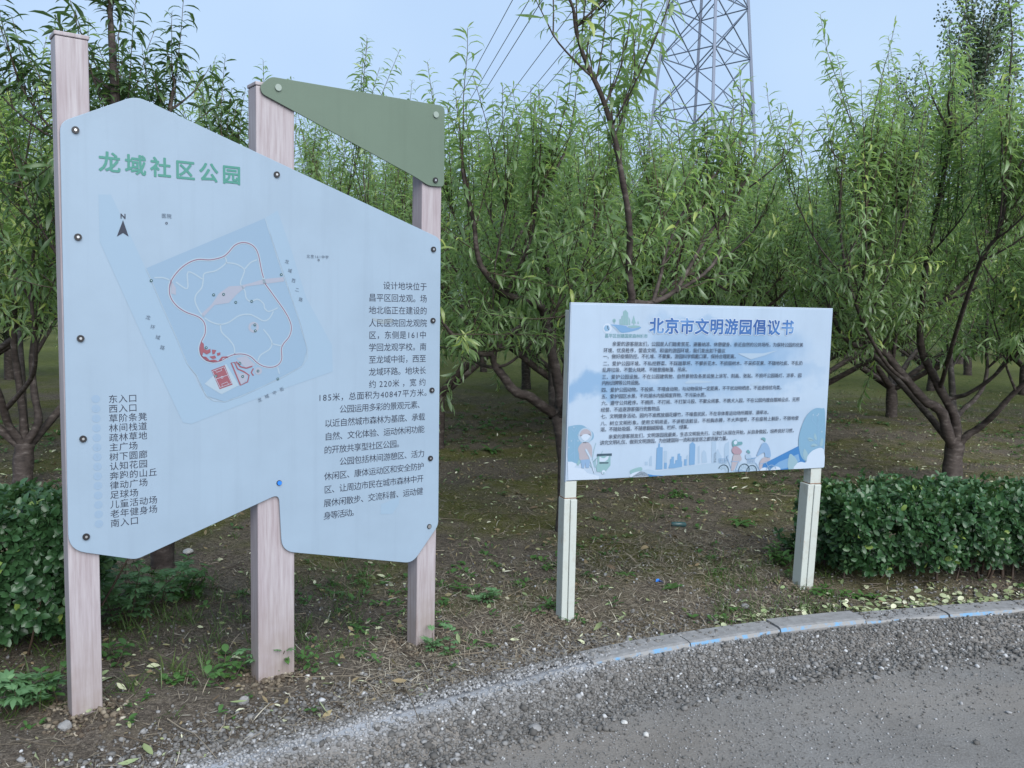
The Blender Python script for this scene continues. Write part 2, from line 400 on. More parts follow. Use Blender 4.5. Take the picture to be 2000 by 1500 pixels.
def dustf(X, Y, T):
    t = -T
    return 1. * np.exp(-((t - .10 - .03 * wob(X, Y * 0, 3.1, 9)) / .075) ** 2) * sstep(1.6, .2, X) * (.75 + .25 * wob(X, Y, 14, 2))
xr = xs[(xs > -70) & (xs < 70)]
g = grid_mesh('road', xr, np.array(tr[::-1]), lambda X, Y, T: z_road(X, Y), M['road'], dustf)
tagp(g, kind='structure')

# kerb: butted concrete stones along the curve, painted blue along the front edge
kb = MB(); x = -.62
while x < 9:
    ln = .49; e = .010 / 2
    a, b = x + e, x + ln * .95 - e
    xm = np.linspace(a, b, 4); ym = yk(xm) + rs.uniform(-.004, .004); dz = rs.uniform(-.007, .007) - .035 * sstep(.35, -.6, x)
    d = np.gradient(ym) / np.gradient(xm); nrm = np.stack([d, -np.ones(4)], -1) / np.sqrt(1 + d ** 2)[:, None]
    rows = []
    for off, z in ((-.01, -.16), (-.01, 0), (.088, .0), (.104, -.004), (.112, -.02), (.112, -.16)):
        rows.append([(xm[i] + nrm[i, 0] * off, ym[i] + nrm[i, 1] * off, z + dz) for i in range(4)])
    vs = [p for r in rows for p in r]
    for j in range(5):
        kb.add(rows[j] + rows[j + 1], [(i, i + 1, 4 + i + 1, 4 + i)[::-1] for i in range(3)], 1 if j == 3 else 0)
    for i in (0, 3): kb.add([r[i] for r in rows], [list(range(6))])
    x += ln * .95
tagp(kb.build('kerb', [M['kerb'], M['kerb_paint']]), kind='structure')

# ------------------------------------------------------------------ leaves, tubes, stones (vectorised)
S5 = np.array([0, .25, .52, .78, 1.0])
LANCE = np.array([.62, 1.0, .66]); OVAL = np.array([.82, 1.0, .8]); BLADE = np.array([1.0, .85, .5])
LT = np.array([(0, 3, 2), (0, 2, 1), (1, 2, 5), (1, 5, 4), (2, 3, 6), (2, 6, 5), (4, 5, 8), (4, 8, 7), (5, 6, 9), (5, 9, 8), (7, 8, 10), (8, 9, 10)])
def unit(v): return v / (np.linalg.norm(v, axis=-1, keepdims=True) + 1e-9)
def leaves(P, D, Nn, Ln, W, B, fold=.25, prof=LANCE, side=None):
    """returns vertices (n*11,3) and triangles; D start direction, Nn upper side, B bend angle towards -Nn"""
    n = len(P); Ln = np.broadcast_to(Ln, (n,)); W = np.broadcast_to(W, (n,)); B = np.broadcast_to(B, (n,))
    D = unit(D); S = unit(np.cross(D, Nn)); Nn = np.cross(S, D)
    V = np.zeros((n, 11, 3)); C = P.copy(); V[:, 0] = C
    sb = np.zeros(n) if side is None else side
    for k in range(1, 5):
        ds = (S5[k] - S5[k - 1]) * Ln; sm = .5 * (S5[k] + S5[k - 1]); th = B * sm; ph = sb * sm
        T = np.cos(th)[:, None] * D - np.sin(th)[:, None] * Nn
        T = np.cos(ph)[:, None] * T + np.sin(ph)[:, None] * S
        C = C + ds[:, None] * T
        nn = np.sin(th)[:, None] * D + np.cos(th)[:, None] * Nn
        if k < 4:
            hw = (W * prof[k - 1] / 2)[:, None]
            V[:, 3 * k - 2] = C - S * hw + nn * hw * fold; V[:, 3 * k - 1] = C; V[:, 3 * k] = C + S * hw + nn * hw * fold
        else: V[:, 10] = C
    F = (LT[None] + 11 * np.arange(n)[:, None, None]).reshape(-1, 3)
    return V.reshape(-1, 3), F
def tube(pts, rad, k=6, cap=True):
    P = np.array(pts, float); n = len(P); R = np.broadcast_to(rad, (n,))
    T = unit(np.gradient(P, axis=0)); a = np.array([1., 0, 0]) if abs(T[0, 0]) < .8 else np.array([0, 1., 0])
    u = unit(np.cross(T[0], a)); V = []
    for i in range(n):
        u = unit(u - T[i] * (u @ T[i])); v = np.cross(T[i], u)
        for j in range(k):
            q = 2 * math.pi * j / k; V.append(P[i] + R[i] * (math.cos(q) * u + math.sin(q) * v))
    V.append(P[-1] + T[-1] * R[-1] * .5)
    F = []
    for i in range(n - 1):
        for j in range(k):
            a0, b0 = i * k + j, i * k + (j + 1) % k
            F += [(a0, b0, b0 + k), (a0, b0 + k, a0 + k)]
    for j in range(k): F.append(((n - 1) * k + j, (n - 1) * k + (j + 1) % k, n * k))
    return np.array(V), np.array(F)
class Geo:
    """triangle soup with material index and per-vertex tint"""
    def __init__(s): s.V = []; s.F = []; s.m = []; s.t = []; s.n = 0
    def add(s, V, F, m=0, tint=.5):
        if len(V) == 0: return
        s.V.append(V); s.F.append(F + s.n); s.m.append(np.full(len(F), m)); s.t.append(np.broadcast_to(tint, (len(V),))); s.n += len(V)
    def mesh(s, name, mats, smooth=True):
        return mesh_np(name, np.concatenate(s.V), np.concatenate(s.F), mats, np.concatenate(s.m), np.concatenate(s.t), smooth)

# ------------------------------------------------------------------ peach trees
def bend_path(p, d, ln, up, n=7, jit=.10, droop=0.):
    pts = [p]; d = unit(np.array(d, float)); st = ln / (n - 1)
    for i in range(n - 1):
        d = unit(d + np.array([0, 0, up * st]) + rs.normal(0, jit, 3) * math.sqrt(st) - np.array([0, 0, droop * st * (i / n)]))
        p = p + d * st; pts.append(p)
    return np.array(pts)
def shoot_leaves(geo, path, leafL, mi, tint0, dense=1., first=.06, lw=.168):
    seg = np.linalg.norm(np.diff(path, axis=0), axis=1); ln = seg.sum(); cum = np.r_[0, np.cumsum(seg)]
    n = max(4, int(ln / .0168 * dense)); s = np.linspace(first, 1, n) * ln + rs.uniform(-.006, .006, n); s = np.clip(s, 0, ln)
    P = np.stack([np.interp(s, cum, path[:, i]) for i in range(3)], -1)
    T = np.gradient(path, axis=0); T = unit(np.stack([np.interp(s, cum, T[:, i]) for i in range(3)], -1))
    a0 = rs.uniform(0, 6.28); az = a0 + np.arange(n) * 2.4 + rs.normal(0, .35, n)
    ref = np.where(np.abs(T[:, 2:3]) > .9, np.array([[1., 0, 0]]), np.array([[0, 0, 1.]])); e1 = unit(np.cross(T, ref)); e2 = np.cross(T, e1)
    rad = np.cos(az)[:, None] * e1 + np.sin(az)[:, None] * e2
    rel = s / ln
    ang = (1.05 - .5 * rel ** 3 + rs.normal(0, .18, n))[:, None]
    D = np.cos(ang) * T + np.sin(ang) * rad; D[:, 2] -= .24
    Lf = leafL * (1 - .55 * np.clip((rel - .8) / .2, 0, 1) ** 1.5) * (.62 + .38 * np.clip(rel / .25, 0, 1)) * rs.uniform(.6, 1.2, n)
    up = np.array([[0, 0, 1.]]) + .5 * T + rs.normal(0, .45, (n, 3))
    B = rs.normal(1.35, .42, n)
    V, F = leaves(P, D, up, Lf, Lf * lw * rs.uniform(.85, 1.15, n), B, rs.uniform(.15, .6), LANCE, rs.normal(0, .35, n))
    tt = np.clip(tint0 + rs.normal(0, .24, n) + .5 * (rs.uniform(0, 1, n) < .015) + .35 * np.clip((rel - .8) / .2, 0, 1), 0, 1)
    geo.add(V, F, mi, np.repeat(tt, 11))
def limb_follow(geoT, pts, r0, r1, k=7):
    Q = smooth_path(pts, 4); n = len(Q); s = np.linspace(0, 1, n)
    r = (r0 + (r1 - r0) * s) * (1 + .06 * np.sin(np.arange(n) * 1.9 + rs.uniform(0, 6)))
    V, F = tube(Q, r, k); geoT.add(V, F); return Q
def dress(limbs, geoT, geoC, leafL, zmin, zmax, tint=.45, sec=2.6, sh=11., cx=None, dense=1., shl=(.35, .8), seclen=(.55, 1.05), start=.3, mi=1, slen_top=1.):
    """limbs: (path, r_end). Secondary branches and leafy shoots along them, kept between zmin and about zmax."""
    paths = [(q, r, start) for q, r in limbs]
    for q, r, st in list(paths):
        ln = np.linalg.norm(np.diff(q, axis=0), axis=1).sum()
        for i in range(rs.poisson(sec * ln * (1 - st))):
            j = int(len(q) * rs.uniform(st, 1)); j = min(j, len(q) - 1); p = q[j]
            if p[2] < zmin - .25: continue
            T = unit(q[min(j + 1, len(q) - 1)] - q[max(j - 1, 0)])
            a = rs.uniform(0, 6.28); o = np.array([math.cos(a), math.sin(a), 0])
            if cx is not None:
                rr = np.array([p[0] - cx[0], p[1] - cx[1], 0]); o = o + .5 * rr / (np.linalg.norm(rr) + .3)
            d = .4 * T + .9 * o + np.array([0, 0, rs.uniform(-.1, .9)])
            l2 = rs.uniform(*seclen); l2 = min(l2, max(.3, (zmax - p[2]) * 1.0))
            b = bend_path(p, d, l2, 1.2, 7, .16); rr = np.linspace(min(r, .012), .004, len(b))
            V, F = tube(b, rr, 5); geoT.add(V, F); paths.append((b, .004, .1))
    for q, r, st in paths:
        ln = np.linalg.norm(np.diff(q, axis=0), axis=1).sum()
        for i in range(rs.poisson(sh * ln * (1 - st)) + 1):
            j = min(int(len(q) * rs.uniform(st, 1.0)), len(q) - 1) if i else len(q) - 1
            p = q[j]
            if p[2] < zmin: continue
            if i and p[2] > zmax - .35 and rs.uniform() < .5: continue
            T = unit(q[min(j + 1, len(q) - 1)] - q[max(j - 1, 0)])
            a = rs.uniform(0, 6.28); o = np.array([math.cos(a), math.sin(a), 0])
            hi = p[2] > zmin + .75
            d = .35 * T + .9 * o * rs.uniform(.3, 1) * (.55 if hi else 1) + np.array([0, 0, rs.uniform(.5, 1.5) if hi else rs.uniform(-.35, .9)])
            if i == 0: d = T + np.array([0, 0, .3])
            l2 = rs.uniform(*shl) * (1.25 if hi else 1)
            if p[2] > zmax - .5: l2 = l2 * slen_top
            if p[2] + l2 * .8 > zmax and rs.uniform() > .38: l2 = max(.22, (zmax - p[2]) / .8 * rs.uniform(.7, 1.1))
            b = bend_path(p, d, l2, .9, 7, .14, rs.uniform(.2, 2.6))
            V, F = tube(b, np.linspace(.0042, .0016, len(b)), 3); geoC.add(V, F, 0, .5)
            shoot_leaves(geoC, b, leafL, mi, tint + rs.normal(0, .12), dense)
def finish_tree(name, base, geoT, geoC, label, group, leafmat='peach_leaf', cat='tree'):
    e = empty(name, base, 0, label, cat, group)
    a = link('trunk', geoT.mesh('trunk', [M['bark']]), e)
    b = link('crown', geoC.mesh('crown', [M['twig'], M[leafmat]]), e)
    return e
def grow_random(name, base, label, group, H=3.1, spread=1.25, leafL=.125, nl=5, tint=.42, sh=12., low=1.0):
    gT, gC = Geo(), Geo(); base = np.array(base, float)
    ht = rs.uniform(.4, .55)
    limb_follow(gT, [(0, 0, -.12), (.01, 0, .1), (rs.uniform(-.03, .03), rs.uniform(-.03, .03), ht)], .085, .07, 9)
    limbs = []; a0 = rs.uniform(0, 6.28)
    for i in range(nl):
        a = a0 + 6.283 * i / nl + rs.normal(0, .2); o = np.array([math.cos(a), math.sin(a), 0])
        s1 = spread * rs.uniform(.3, .45); s2 = spread * rs.uniform(.65, .95)
        pts = [np.array([0, 0, ht - .06]), o * s1 + np.array([0, 0, ht + .45]), o * s2 + np.array([rs.normal(0, .1), rs.normal(0, .1), ht + 1.05]),
               o * s2 * 1.2 + np.array([rs.normal(0, .15), rs.normal(0, .15), H * rs.uniform(.5, .72)])]
        q = limb_follow(gT, pts, .045, .012); limbs.append((q, .012))
    dress(limbs, gT, gC, leafL, low, H, tint, 2.8, sh, (0, 0), start=.3)
    return finish_tree(name, base, gT, gC, label, group)

def traced(name, px_base, limbs, label, group, leafL, zmin, zmax, trunk_r, fork, leafmat='peach_leaf', tint=.45, extra=None, sec=2.2, sh=10., **kw):
    """limbs measured as (pixel x, pixel y, distance) with start and end radius"""
    base = on_ground(*px_base); base[2] = float(zg(base[0], base[1])); gT, gC = Geo(), Geo()
    P = [np.array([0, 0, -.12])] + [at(*p) - base for p in fork]
    limb_follow(gT, P, trunk_r * 1.12, trunk_r, 9); out = []
    for pts, r0, r1, dr in limbs:
        q = limb_follow(gT, [at(*p) - base for p in pts], r0, r1)
        if dr == 1: out.append((q, r1))
        if dr == 2:
            for k in (0, 1): shoot_leaves(gC, q, leafL * 1.1, 1, tint + .1)
    if extra:
        top = P[-1]
        for a in extra:
            a = math.radians(a); o = np.array([math.cos(a), math.sin(a), 0]); q = limb_follow(gT, [top - np.array([0, 0, .05]), top + o * .5 + np.array([0, 0, .45]), top + o * 1.1 + np.array([0, 0, .95]), top + o * rs.uniform(1.4, 1.8) + np.array([0, 0, zmax - top[2] - .9])], trunk_r * .5, .01)
            out.append((q, .01))
    dress(out, gT, gC, leafL, zmin, zmax, tint, sec, sh, (0, 0), **kw)
    return finish_tree(name, base, gT, gC, label, group, leafmat)
ORCH = 'peach trees of the orchard behind the signs'
# the tree whose trunk stands behind the small board's left post
traced('peach_tree', (1098, 1040), [
    ([(1078, 806, 5.7), (1054, 790, 5.62), (1031, 773, 5.55), (1014, 769, 5.5), (998, 757, 5.47), (987, 741, 5.44), (974, 724, 5.4), (967, 715, 5.38)], .034, .026, 0),
    ([(967, 715, 5.38), (963, 703, 5.36), (960, 692, 5.34), (945, 692, 5.3), (923, 685, 5.22), (907, 675, 5.15), (883, 653, 5.05), (850, 610, 4.95)], .020, .009, 1),
    ([(967, 715, 5.38), (958, 717, 5.4), (942, 713, 5.45), (927, 705, 5.5), (915, 693, 5.55), (900, 660, 5.62)], .012, .007, 1),
    ([(967, 714, 5.38), (981, 715, 5.36), (998, 707, 5.33), (1021, 688, 5.3), (1043, 664, 5.26), (1065, 635, 5.2), (1083, 612, 5.15), (1100, 560, 5.1)], .010, .005, 1),
    ([(968, 711, 5.38), (969, 693, 5.38), (973, 660, 5.36), (975, 604, 5.3), (978, 540, 5.25)], .006, .004, 1),
    ([(1094, 790, 5.7), (1094, 767, 5.68), (1086, 727, 5.66), (1075, 680, 5.62), (1069, 647, 5.6), (1062, 610, 5.56), (1052, 595, 5.5), (1031, 588, 5.42), (1005, 582, 5.3), (979, 571, 5.2), (967, 556, 5.12), (950, 535, 5.05), (937, 513, 5.0), (930, 481, 4.95), (926, 439, 4.9), (911, 375, 4.8), (903, 330, 4.75)], .038, .009, 1),
    ([(988, 573, 5.22), (1009, 533, 5.15), (1029, 488, 5.05), (1041, 449, 5.0), (1050, 380, 4.9)], .012, .006, 1),
    ([(975, 565, 5.18), (997, 496, 5.25), (1022, 447, 5.3), (1046, 411, 5.3), (1073, 358, 5.3), (1103, 300, 5.3)], .012, .006, 1),
    ([(1082, 815, 5.75), (1081, 760, 5.85), (1079, 707, 5.95), (1079, 653, 6.0), (1078, 610, 6.0), (1065, 480, 6.0), (1070, 350, 6.0)], .04, .012, 1),
    ([(1096, 810, 5.68), (1115, 770, 5.5), (1150, 715, 5.2), (1200, 645, 4.95), (1232, 590, 4.8), (1231, 560, 4.75), (1228, 524, 4.7), (1230, 471, 4.62), (1227, 417, 4.55), (1214, 343, 4.45), (1200, 267, 4.35), (1175, 187, 4.25), (1153, 141, 4.2), (1137, 101, 4.15), (1124, 53, 4.1), (1119, 15, 4.05), (1100, -25, 4.0)], .027, .006, 1),
    ([(1226, 600, 4.82), (1240, 591, 4.85), (1270, 592, 4.95), (1318, 568, 5.05), (1350, 516, 5.1), (1382, 460, 5.15), (1430, 400, 5.2), (1466, 332, 5.2)], .02, .007, 1),
    ([(1275, 590, 4.95), (1290, 540, 5.0), (1300, 495, 5.0), (1334, 416, 5.0), (1398, 340, 5.0)], .013, .006, 1),
    ([(1320, 570, 5.05), (1390, 520, 5.2), (1420, 440, 5.3), (1440, 330, 5.4), (1450, 230, 5.5)], .012, .006, 1)],
    'peach tree whose dark forked trunk stands behind the left post of the small board', ORCH, .122, 1.02, 2.5, .045,
    [(1104, 940, 5.71), (1100, 870, 5.71), (1090, 812, 5.71)], tint=.45, sec=2.6, sh=13., start=.34, extra=(35, 80))
# the right hand tree with the forked trunk above the hedge
traced('peach_tree', (1862, 955), [
    ([(1862, 872, 7.45), (1852, 850, 7.4), (1840, 808, 7.35), (1824, 792, 7.3), (1808, 784, 7.25), (1776, 748, 7.15), (1744, 708, 7.05), (1728, 688, 7.0), (1692, 680, 6.9), (1652, 662, 6.8), (1620, 600, 6.75), (1600, 500, 6.7)], .052, .012, 1),
    ([(1868, 865, 7.45), (1864, 812, 7.4), (1840, 768, 7.3), (1820, 728, 7.2), (1804, 696, 7.1), (1797, 660, 7.0), (1800, 600, 6.8), (1812, 500, 6.5), (1832, 400, 6.3), (1850, 300, 6.2), (1858, 220, 6.15)], .045, .010, 1),
    ([(1850, 780, 7.33), (1870, 775, 7.3), (1892, 768, 7.2), (1940, 736, 7.0), (1984, 684, 6.8), (2005, 650, 6.7), (2040, 560, 6.5), (2050, 420, 6.4)], .02, .009, 1),
    ([(1868, 815, 7.42), (1885, 796, 7.5), (1902, 782, 7.55), (1920, 756, 7.6), (1928, 720, 7.65), (1926, 672, 7.7), (1930, 560, 7.7), (1925, 430, 7.7)], .024, .009, 1),
    ([(1870, 872, 7.45), (1890, 850, 7.4), (1912, 836, 7.35), (1944, 808, 7.2), (1972, 776, 7.1), (2000, 748, 7.0), (2060, 680, 6.8), (2110, 520, 6.6)], .036, .012, 1),
    ([(1776, 748, 7.15), (1735, 715, 6.8), (1690, 640, 6.3), (1655, 540, 6.0), (1640, 430, 5.95), (1645, 330, 5.9)], .016, .007, 1),
    ([(1744, 705, 7.05), (1752, 640, 6.9), (1770, 540, 6.7), (1762, 420, 6.5), (1740, 330, 6.4)], .016, .007, 1),
    ([(1692, 680, 6.9), (1680, 600, 6.5), (1690, 500, 6.2), (1700, 380, 6.0), (1705, 300, 6.0)], .014, .007, 1),
    ([(1836, 760, 7.28), (1870, 640, 6.5), (1915, 510, 5.9), (1950, 457, 5.7), (1963, 393, 5.6), (1963, 327, 5.5)], .018, .008, 1),
    ([(1963, 327, 5.5), (1967, 233, 5.4), (1973, 133, 5.3), (1977, 60, 5.25), (1968, -10, 5.2)], .008, .003, 2)],
    'large peach tree with a thick forked trunk standing behind the right hedge', ORCH, .116, 1.1, 2.72, .074,
    [(1860, 910, 7.47), (1866, 862, 7.46)], tint=.5, sec=3.4, sh=14., start=.36, extra=(70, 130))
# left edge tree
traced('peach_tree', (43, 947), [
    ([(48, 868, 6.75), (37, 858, 6.72), (16, 829, 6.65), (0, 776, 6.5), (-25, 715, 6.4), (-60, 600, 6.3), (-70, 450, 6.2)], .04, .012, 1),
    ([(47, 868, 6.75), (45, 813, 6.75), (35, 733, 6.7), (27, 669, 6.6), (30, 560, 6.4), (35, 430, 6.2), (30, 330, 6.1)], .034, .012, 1),
    ([(50, 866, 6.75), (75, 824, 6.75), (66, 760, 6.8), (64, 680, 6.8), (85, 580, 6.7), (110, 440, 6.6), (105, 330, 6.6)], .034, .012, 1),
    ([(64, 700, 6.8), (100, 640, 6.9), (150, 560, 6.9), (200, 430, 7.0)], .018, .008, 1),
    ([(10, 800, 6.6), (60, 740, 6.2), (70, 680, 5.9), (60, 560, 5.7), (70, 460, 5.6)], .02, .008, 1)],
    'bushy yellow green peach tree at the left edge beyond the left hedge', ORCH, .13, 1.15, 2.75, .07,
    [(46, 905, 6.76), (49, 868, 6.76)], tint=.74, sec=3.4, sh=14., start=.36, extra=(60, 120, 200))
# tree right behind the big board
traced('peach_tree', (318, 1105), [
    ([(312, 950, 4.8), (290, 760, 4.7), (255, 520, 4.55), (235, 330, 4.45), (225, 180, 4.4), (218, 70, 4.35), (214, 10, 4.3)], .05, .010, 1),
    ([(312, 950, 4.8), (330, 780, 5.0), (345, 560, 5.1), (340, 380, 5.1), (330, 240, 5.1), (340, 170, 5.1)], .04, .009, 1),
    ([(312, 950, 4.8), (380, 820, 4.9), (450, 600, 5.1), (455, 440, 5.3), (440, 350, 5.4)], .04, .009, 1),
    ([(312, 960, 4.8), (250, 850, 4.9), (190, 600, 5.0), (165, 400, 5.0), (140, 270, 5.0)], .04, .009, 1)],
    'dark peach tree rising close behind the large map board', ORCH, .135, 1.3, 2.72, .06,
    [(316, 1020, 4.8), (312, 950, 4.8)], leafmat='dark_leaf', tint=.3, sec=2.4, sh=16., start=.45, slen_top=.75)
# generic trees, one of each kind, then copies
BACK = 'peach trees in the farther orchard rows'
protos = []
spots = [((-2.55, 8.3), 3.3, .85, 'peach tree in the second row, seen above the slope of the map board'), ((5.26, 12.09), 3.5, .55, 'peach tree with a pale thin trunk standing behind the right edge of the small board'),
         ((-.75, 8.7), 3.1, .5, 'peach tree filling the gap between the two boards with foliage'),
         ((2.45, 8.95), 3.15, .65, 'peach tree whose crown rises right above the small board'), ((1.1, 13.2), 3.8, .38, 'low crowned peach tree far behind the small board')]
for (x, y), Hh, lo, lb in spots:
    e = grow_random('peach_tree', (x, y, float(zg(x, y))), lb, ORCH, Hh, 1.95, .114, 7, .42, 12., lo)
    protos.append(e)
def copy_tree(src, x, y, rz, sc_, label, group):
    e = src.copy(); COL.objects.link(e); e.location = (x, y, float(zg(x, y)) - .02); e.rotation_euler = (0, 0, rz); e.scale = (sc_,) * 3
    e['label'] = label; e['group'] = group
    for ch in src.children:
        c = ch.copy(); COL.objects.link(c); c.parent = e
    return e
far_spots = [(-6.4, 10.0), (-4.1, 10.6), (7.4, 10.2), (.78, 9.6), (3.25, 10.3), (1.7, 11.2), (-1.4, 12.4), (9.3, 12.2), (.25, 14.7), (3.1, 14.6), (-5.2, 14.2), (-8.6, 13.6), (7.75, 16.2), (9.3, 15.9), (12.2, 15.2),
             (-2.8, 17.3), (5.4, 18.6), (-.6, 18.4), (2.3, 19.4), (-7.6, 18.2), (-11.2, 18.0), (10.6, 20.4), (13.9, 19.6), (17.0, 19.0),
             (-4.4, 22.5), (1.0, 23.2), (4.4, 24.0), (8.2, 24.6), (-9.6, 23.4), (-14, 23), (12.6, 25.5), (17.0, 25.4)]
far_spots += [(x + rs.uniform(-.8, .8), y + rs.uniform(-1, 1)) for y in (29, 34) for x in np.arange(-20, 24, 3.4)]
for i, (x, y) in enumerate(far_spots):
    copy_tree(protos[4 if y > 13.5 and i % 3 else (0, 1, 2, 3)[i % 4]], x, y, rs.uniform(0, 6.28), rs.uniform(.92, 1.08) + (.12 if y > 20 else 0), 'peach tree among the crowded crowns of the farther orchard rows', BACK)

# ------------------------------------------------------------------ poplar, dark evergreen
def poplar(x, y, H, R, label, nb=70):
    gT, gC = Geo(), Geo()
    limb_follow(gT, [(0, 0, -.2), (.05, 0, H * .3), (0, .05, H * .6), (0, 0, H * .97)], .16, .02)
    for i in range(nb):
        z0 = H * rs.uniform(.22, .9); a = rs.uniform(0, 6.28); f = 1 - (z0 / H - .2) * .7
        ln = R * 1.5 * f * rs.uniform(.6, 1.1) + .5; d = np.array([math.cos(a) * .75, math.sin(a) * .75, .8])
        q = bend_path(np.array([0, 0, z0]), d, ln, .5, 7, .15); V, F = tube(q, np.linspace(.022, .006, 7), 4); gT.add(V, F)
        n = int(90 * ln); k = rs.randint(1, 7, n); P = q[k] + rs.normal(0, .13, (n, 3)) * np.array([1, 1, 1.2])
        V, F = leaves(P, rs.normal(0, 1, (n, 3)) + np.array([0, 0, -.4]), rs.normal(0, 1, (n, 3)) + np.array([0, 0, .6]), rs.uniform(.05, .085, n), .06, .4, .2, OVAL)
        gC.add(V, F, 0, np.repeat(np.clip(rs.normal(.45, .2, n), 0, 1), 11))
    e = empty('poplar_tree', (x, y, 0), 0, label, 'tree')
    link('trunk', gT.mesh('trunk', [M['bark']]), e); link('crown', gC.mesh('crown', [M['poplar_leaf']]), e)
p = at(1895, 400, 24.); poplar(p[0], p[1], 9.6, 1.9, 'tall fine leaved poplar rising above the peach trees at the upper right', 80)
p = at(1790, 400, 27.); poplar(p[0], p[1], 8.2, 1.5, 'shorter poplar with pale fine leaves, left of the tall poplar', 50)
gT, gC = Geo(), Geo()
limb_follow(gT, [(0, 0, -.1), (.02, 0, 2), (0, 0, 4.6)], .09, .01)
for i in range(150):
    z0 = rs.uniform(.5, 4.5); a = rs.uniform(0, 6.28); ln = .25 + (4.8 - z0) * .3 * rs.uniform(.6, 1.1)
    q = bend_path(np.array([0, 0, z0]), (math.cos(a), math.sin(a), .5), ln, .8, 6, .1); V, F = tube(q, np.linspace(.012, .004, 6), 3); gT.add(V, F)
    n = int(110 * ln) + 25; k = rs.randint(1, 6, n); P = q[k] + rs.normal(0, .05, (n, 3))
    V, F = leaves(P, unit(q[-1] - q[0])[None] + rs.normal(0, .6, (n, 3)), rs.normal(0, 1, (n, 3)), rs.uniform(.06, .12, n), .014, .2, .2, LANCE)
    gC.add(V, F, 0, np.repeat(np.clip(rs.normal(.4, .2, n), 0, 1), 11))
p = at(8, 400, 14.); e = empty('evergreen_tree', (p[0], p[1], 0), 0, 'dark spiky evergreen tree peeking over the bushy tree at the left edge', 'tree')
link('trunk', gT.mesh('trunk', [M['bark']]), e); link('crown', gC.mesh('crown', [M['conifer_leaf']]), e)

# ------------------------------------------------------------------ pylon and power lines
def bar(mb, a, b, r, m=0):
    a = np.array(a, float); b = np.array(b, float); d = unit(b - a); u = unit(np.cross(d, [0, 0, 1.] if abs(d[2]) < .9 else [1., 0, 0])); v = np.cross(d, u)
    vs = [q + r * (i * u + j * v) for q in (a, b) for i, j in ((-1, -1), (1, -1), (1, 1), (-1, 1))]
    mb.add(vs, [(0, 1, 5, 4), (1, 2, 6, 5), (2, 3, 7, 6), (3, 0, 4, 7), (0, 3, 2, 1), (4, 5, 6, 7)], m)
pb = at(1370, 300, 62.); PH = 40.
pyl = empty('electricity_pylon', (pb[0], pb[1], 0), math.radians(-1.7), 'grey steel lattice pylon rising behind the peach trees', 'pylon')
def pr(z): return 4.95 - .097 * z if z < 32 else 1.85
def pc(k, z): a = math.pi / 2 * k; return (pr(z) * math.cos(a), pr(z) * math.sin(a), z)
for k in range(4):
    mb = MB(); bar(mb, pc(k, -.3), pc(k, 32), .09); bar(mb, pc(k, 32), pc(k, PH), .09); mb.build('leg', M['galv'], pyl)
mb = MB(); zs = [0, 5.5, 10.5, 14.8, 18.6, 22., 25., 27.6, 30, 32, 34, 36, 38, 40]
for i in range(len(zs) - 1):
    z0, z1 = zs[i], zs[i + 1]; zm = .5 * (z0 + z1)
    for k in range(4):
        a0, b0, a1, b1 = pc(k, z0), pc(k + 1, z0), pc(k, z1), pc(k + 1, z1)
        bar(mb, a0, b1, .032); bar(mb, b0, a1, .032); bar(mb, a1, b1, .034)
        c = (np.array(a0) + np.array(b1) + np.array(a1) + np.array(b0)) / 4
        bar(mb, (np.array(a0) + np.array(b0)) / 2, .5 * (np.array(a0) + c), .02); bar(mb, (np.array(a0) + np.array(b0)) / 2, .5 * (np.array(b0) + c), .02)
mb.build('bracing', M['galv'], pyl)
for z in (28., 33., 38.):
    mb = MB()
    for s in (-1, 1):
        tip = np.array([s * 6.5, s * 1.2, z + .6])
        for k in range(4):
            if s * pc(k, z)[0] > -.1: bar(mb, pc(k, z), tip, .06); bar(mb, pc(k, z + 1.6), tip, .05)
    mb.build('cross_arm', M['galv'], pyl)
vp = unit(ray([655, 640])); vdir = vp.copy()
for i, (p0, t0) in enumerate([((1001, 0), 44), ((1021, 21), 43), ((1032, 43), 42), ((1072, 83), 46), ((1100, 101), 47), ((1112, 117), 45)]):
    a = at(p0[0], p0[1], t0) ; P = [a + vdir * s for s in (-45, -20, 0, 40, 90, 160, 260)]
    V, F = tube(np.array(P), .021, 5)
    o = link('power_line', mesh_np('power_line', V, F, [M['cable']], smooth=True))
    tagp(o, 'thin power line slanting across the sky left of the pylon', 'power line', 'power lines slanting across the sky')

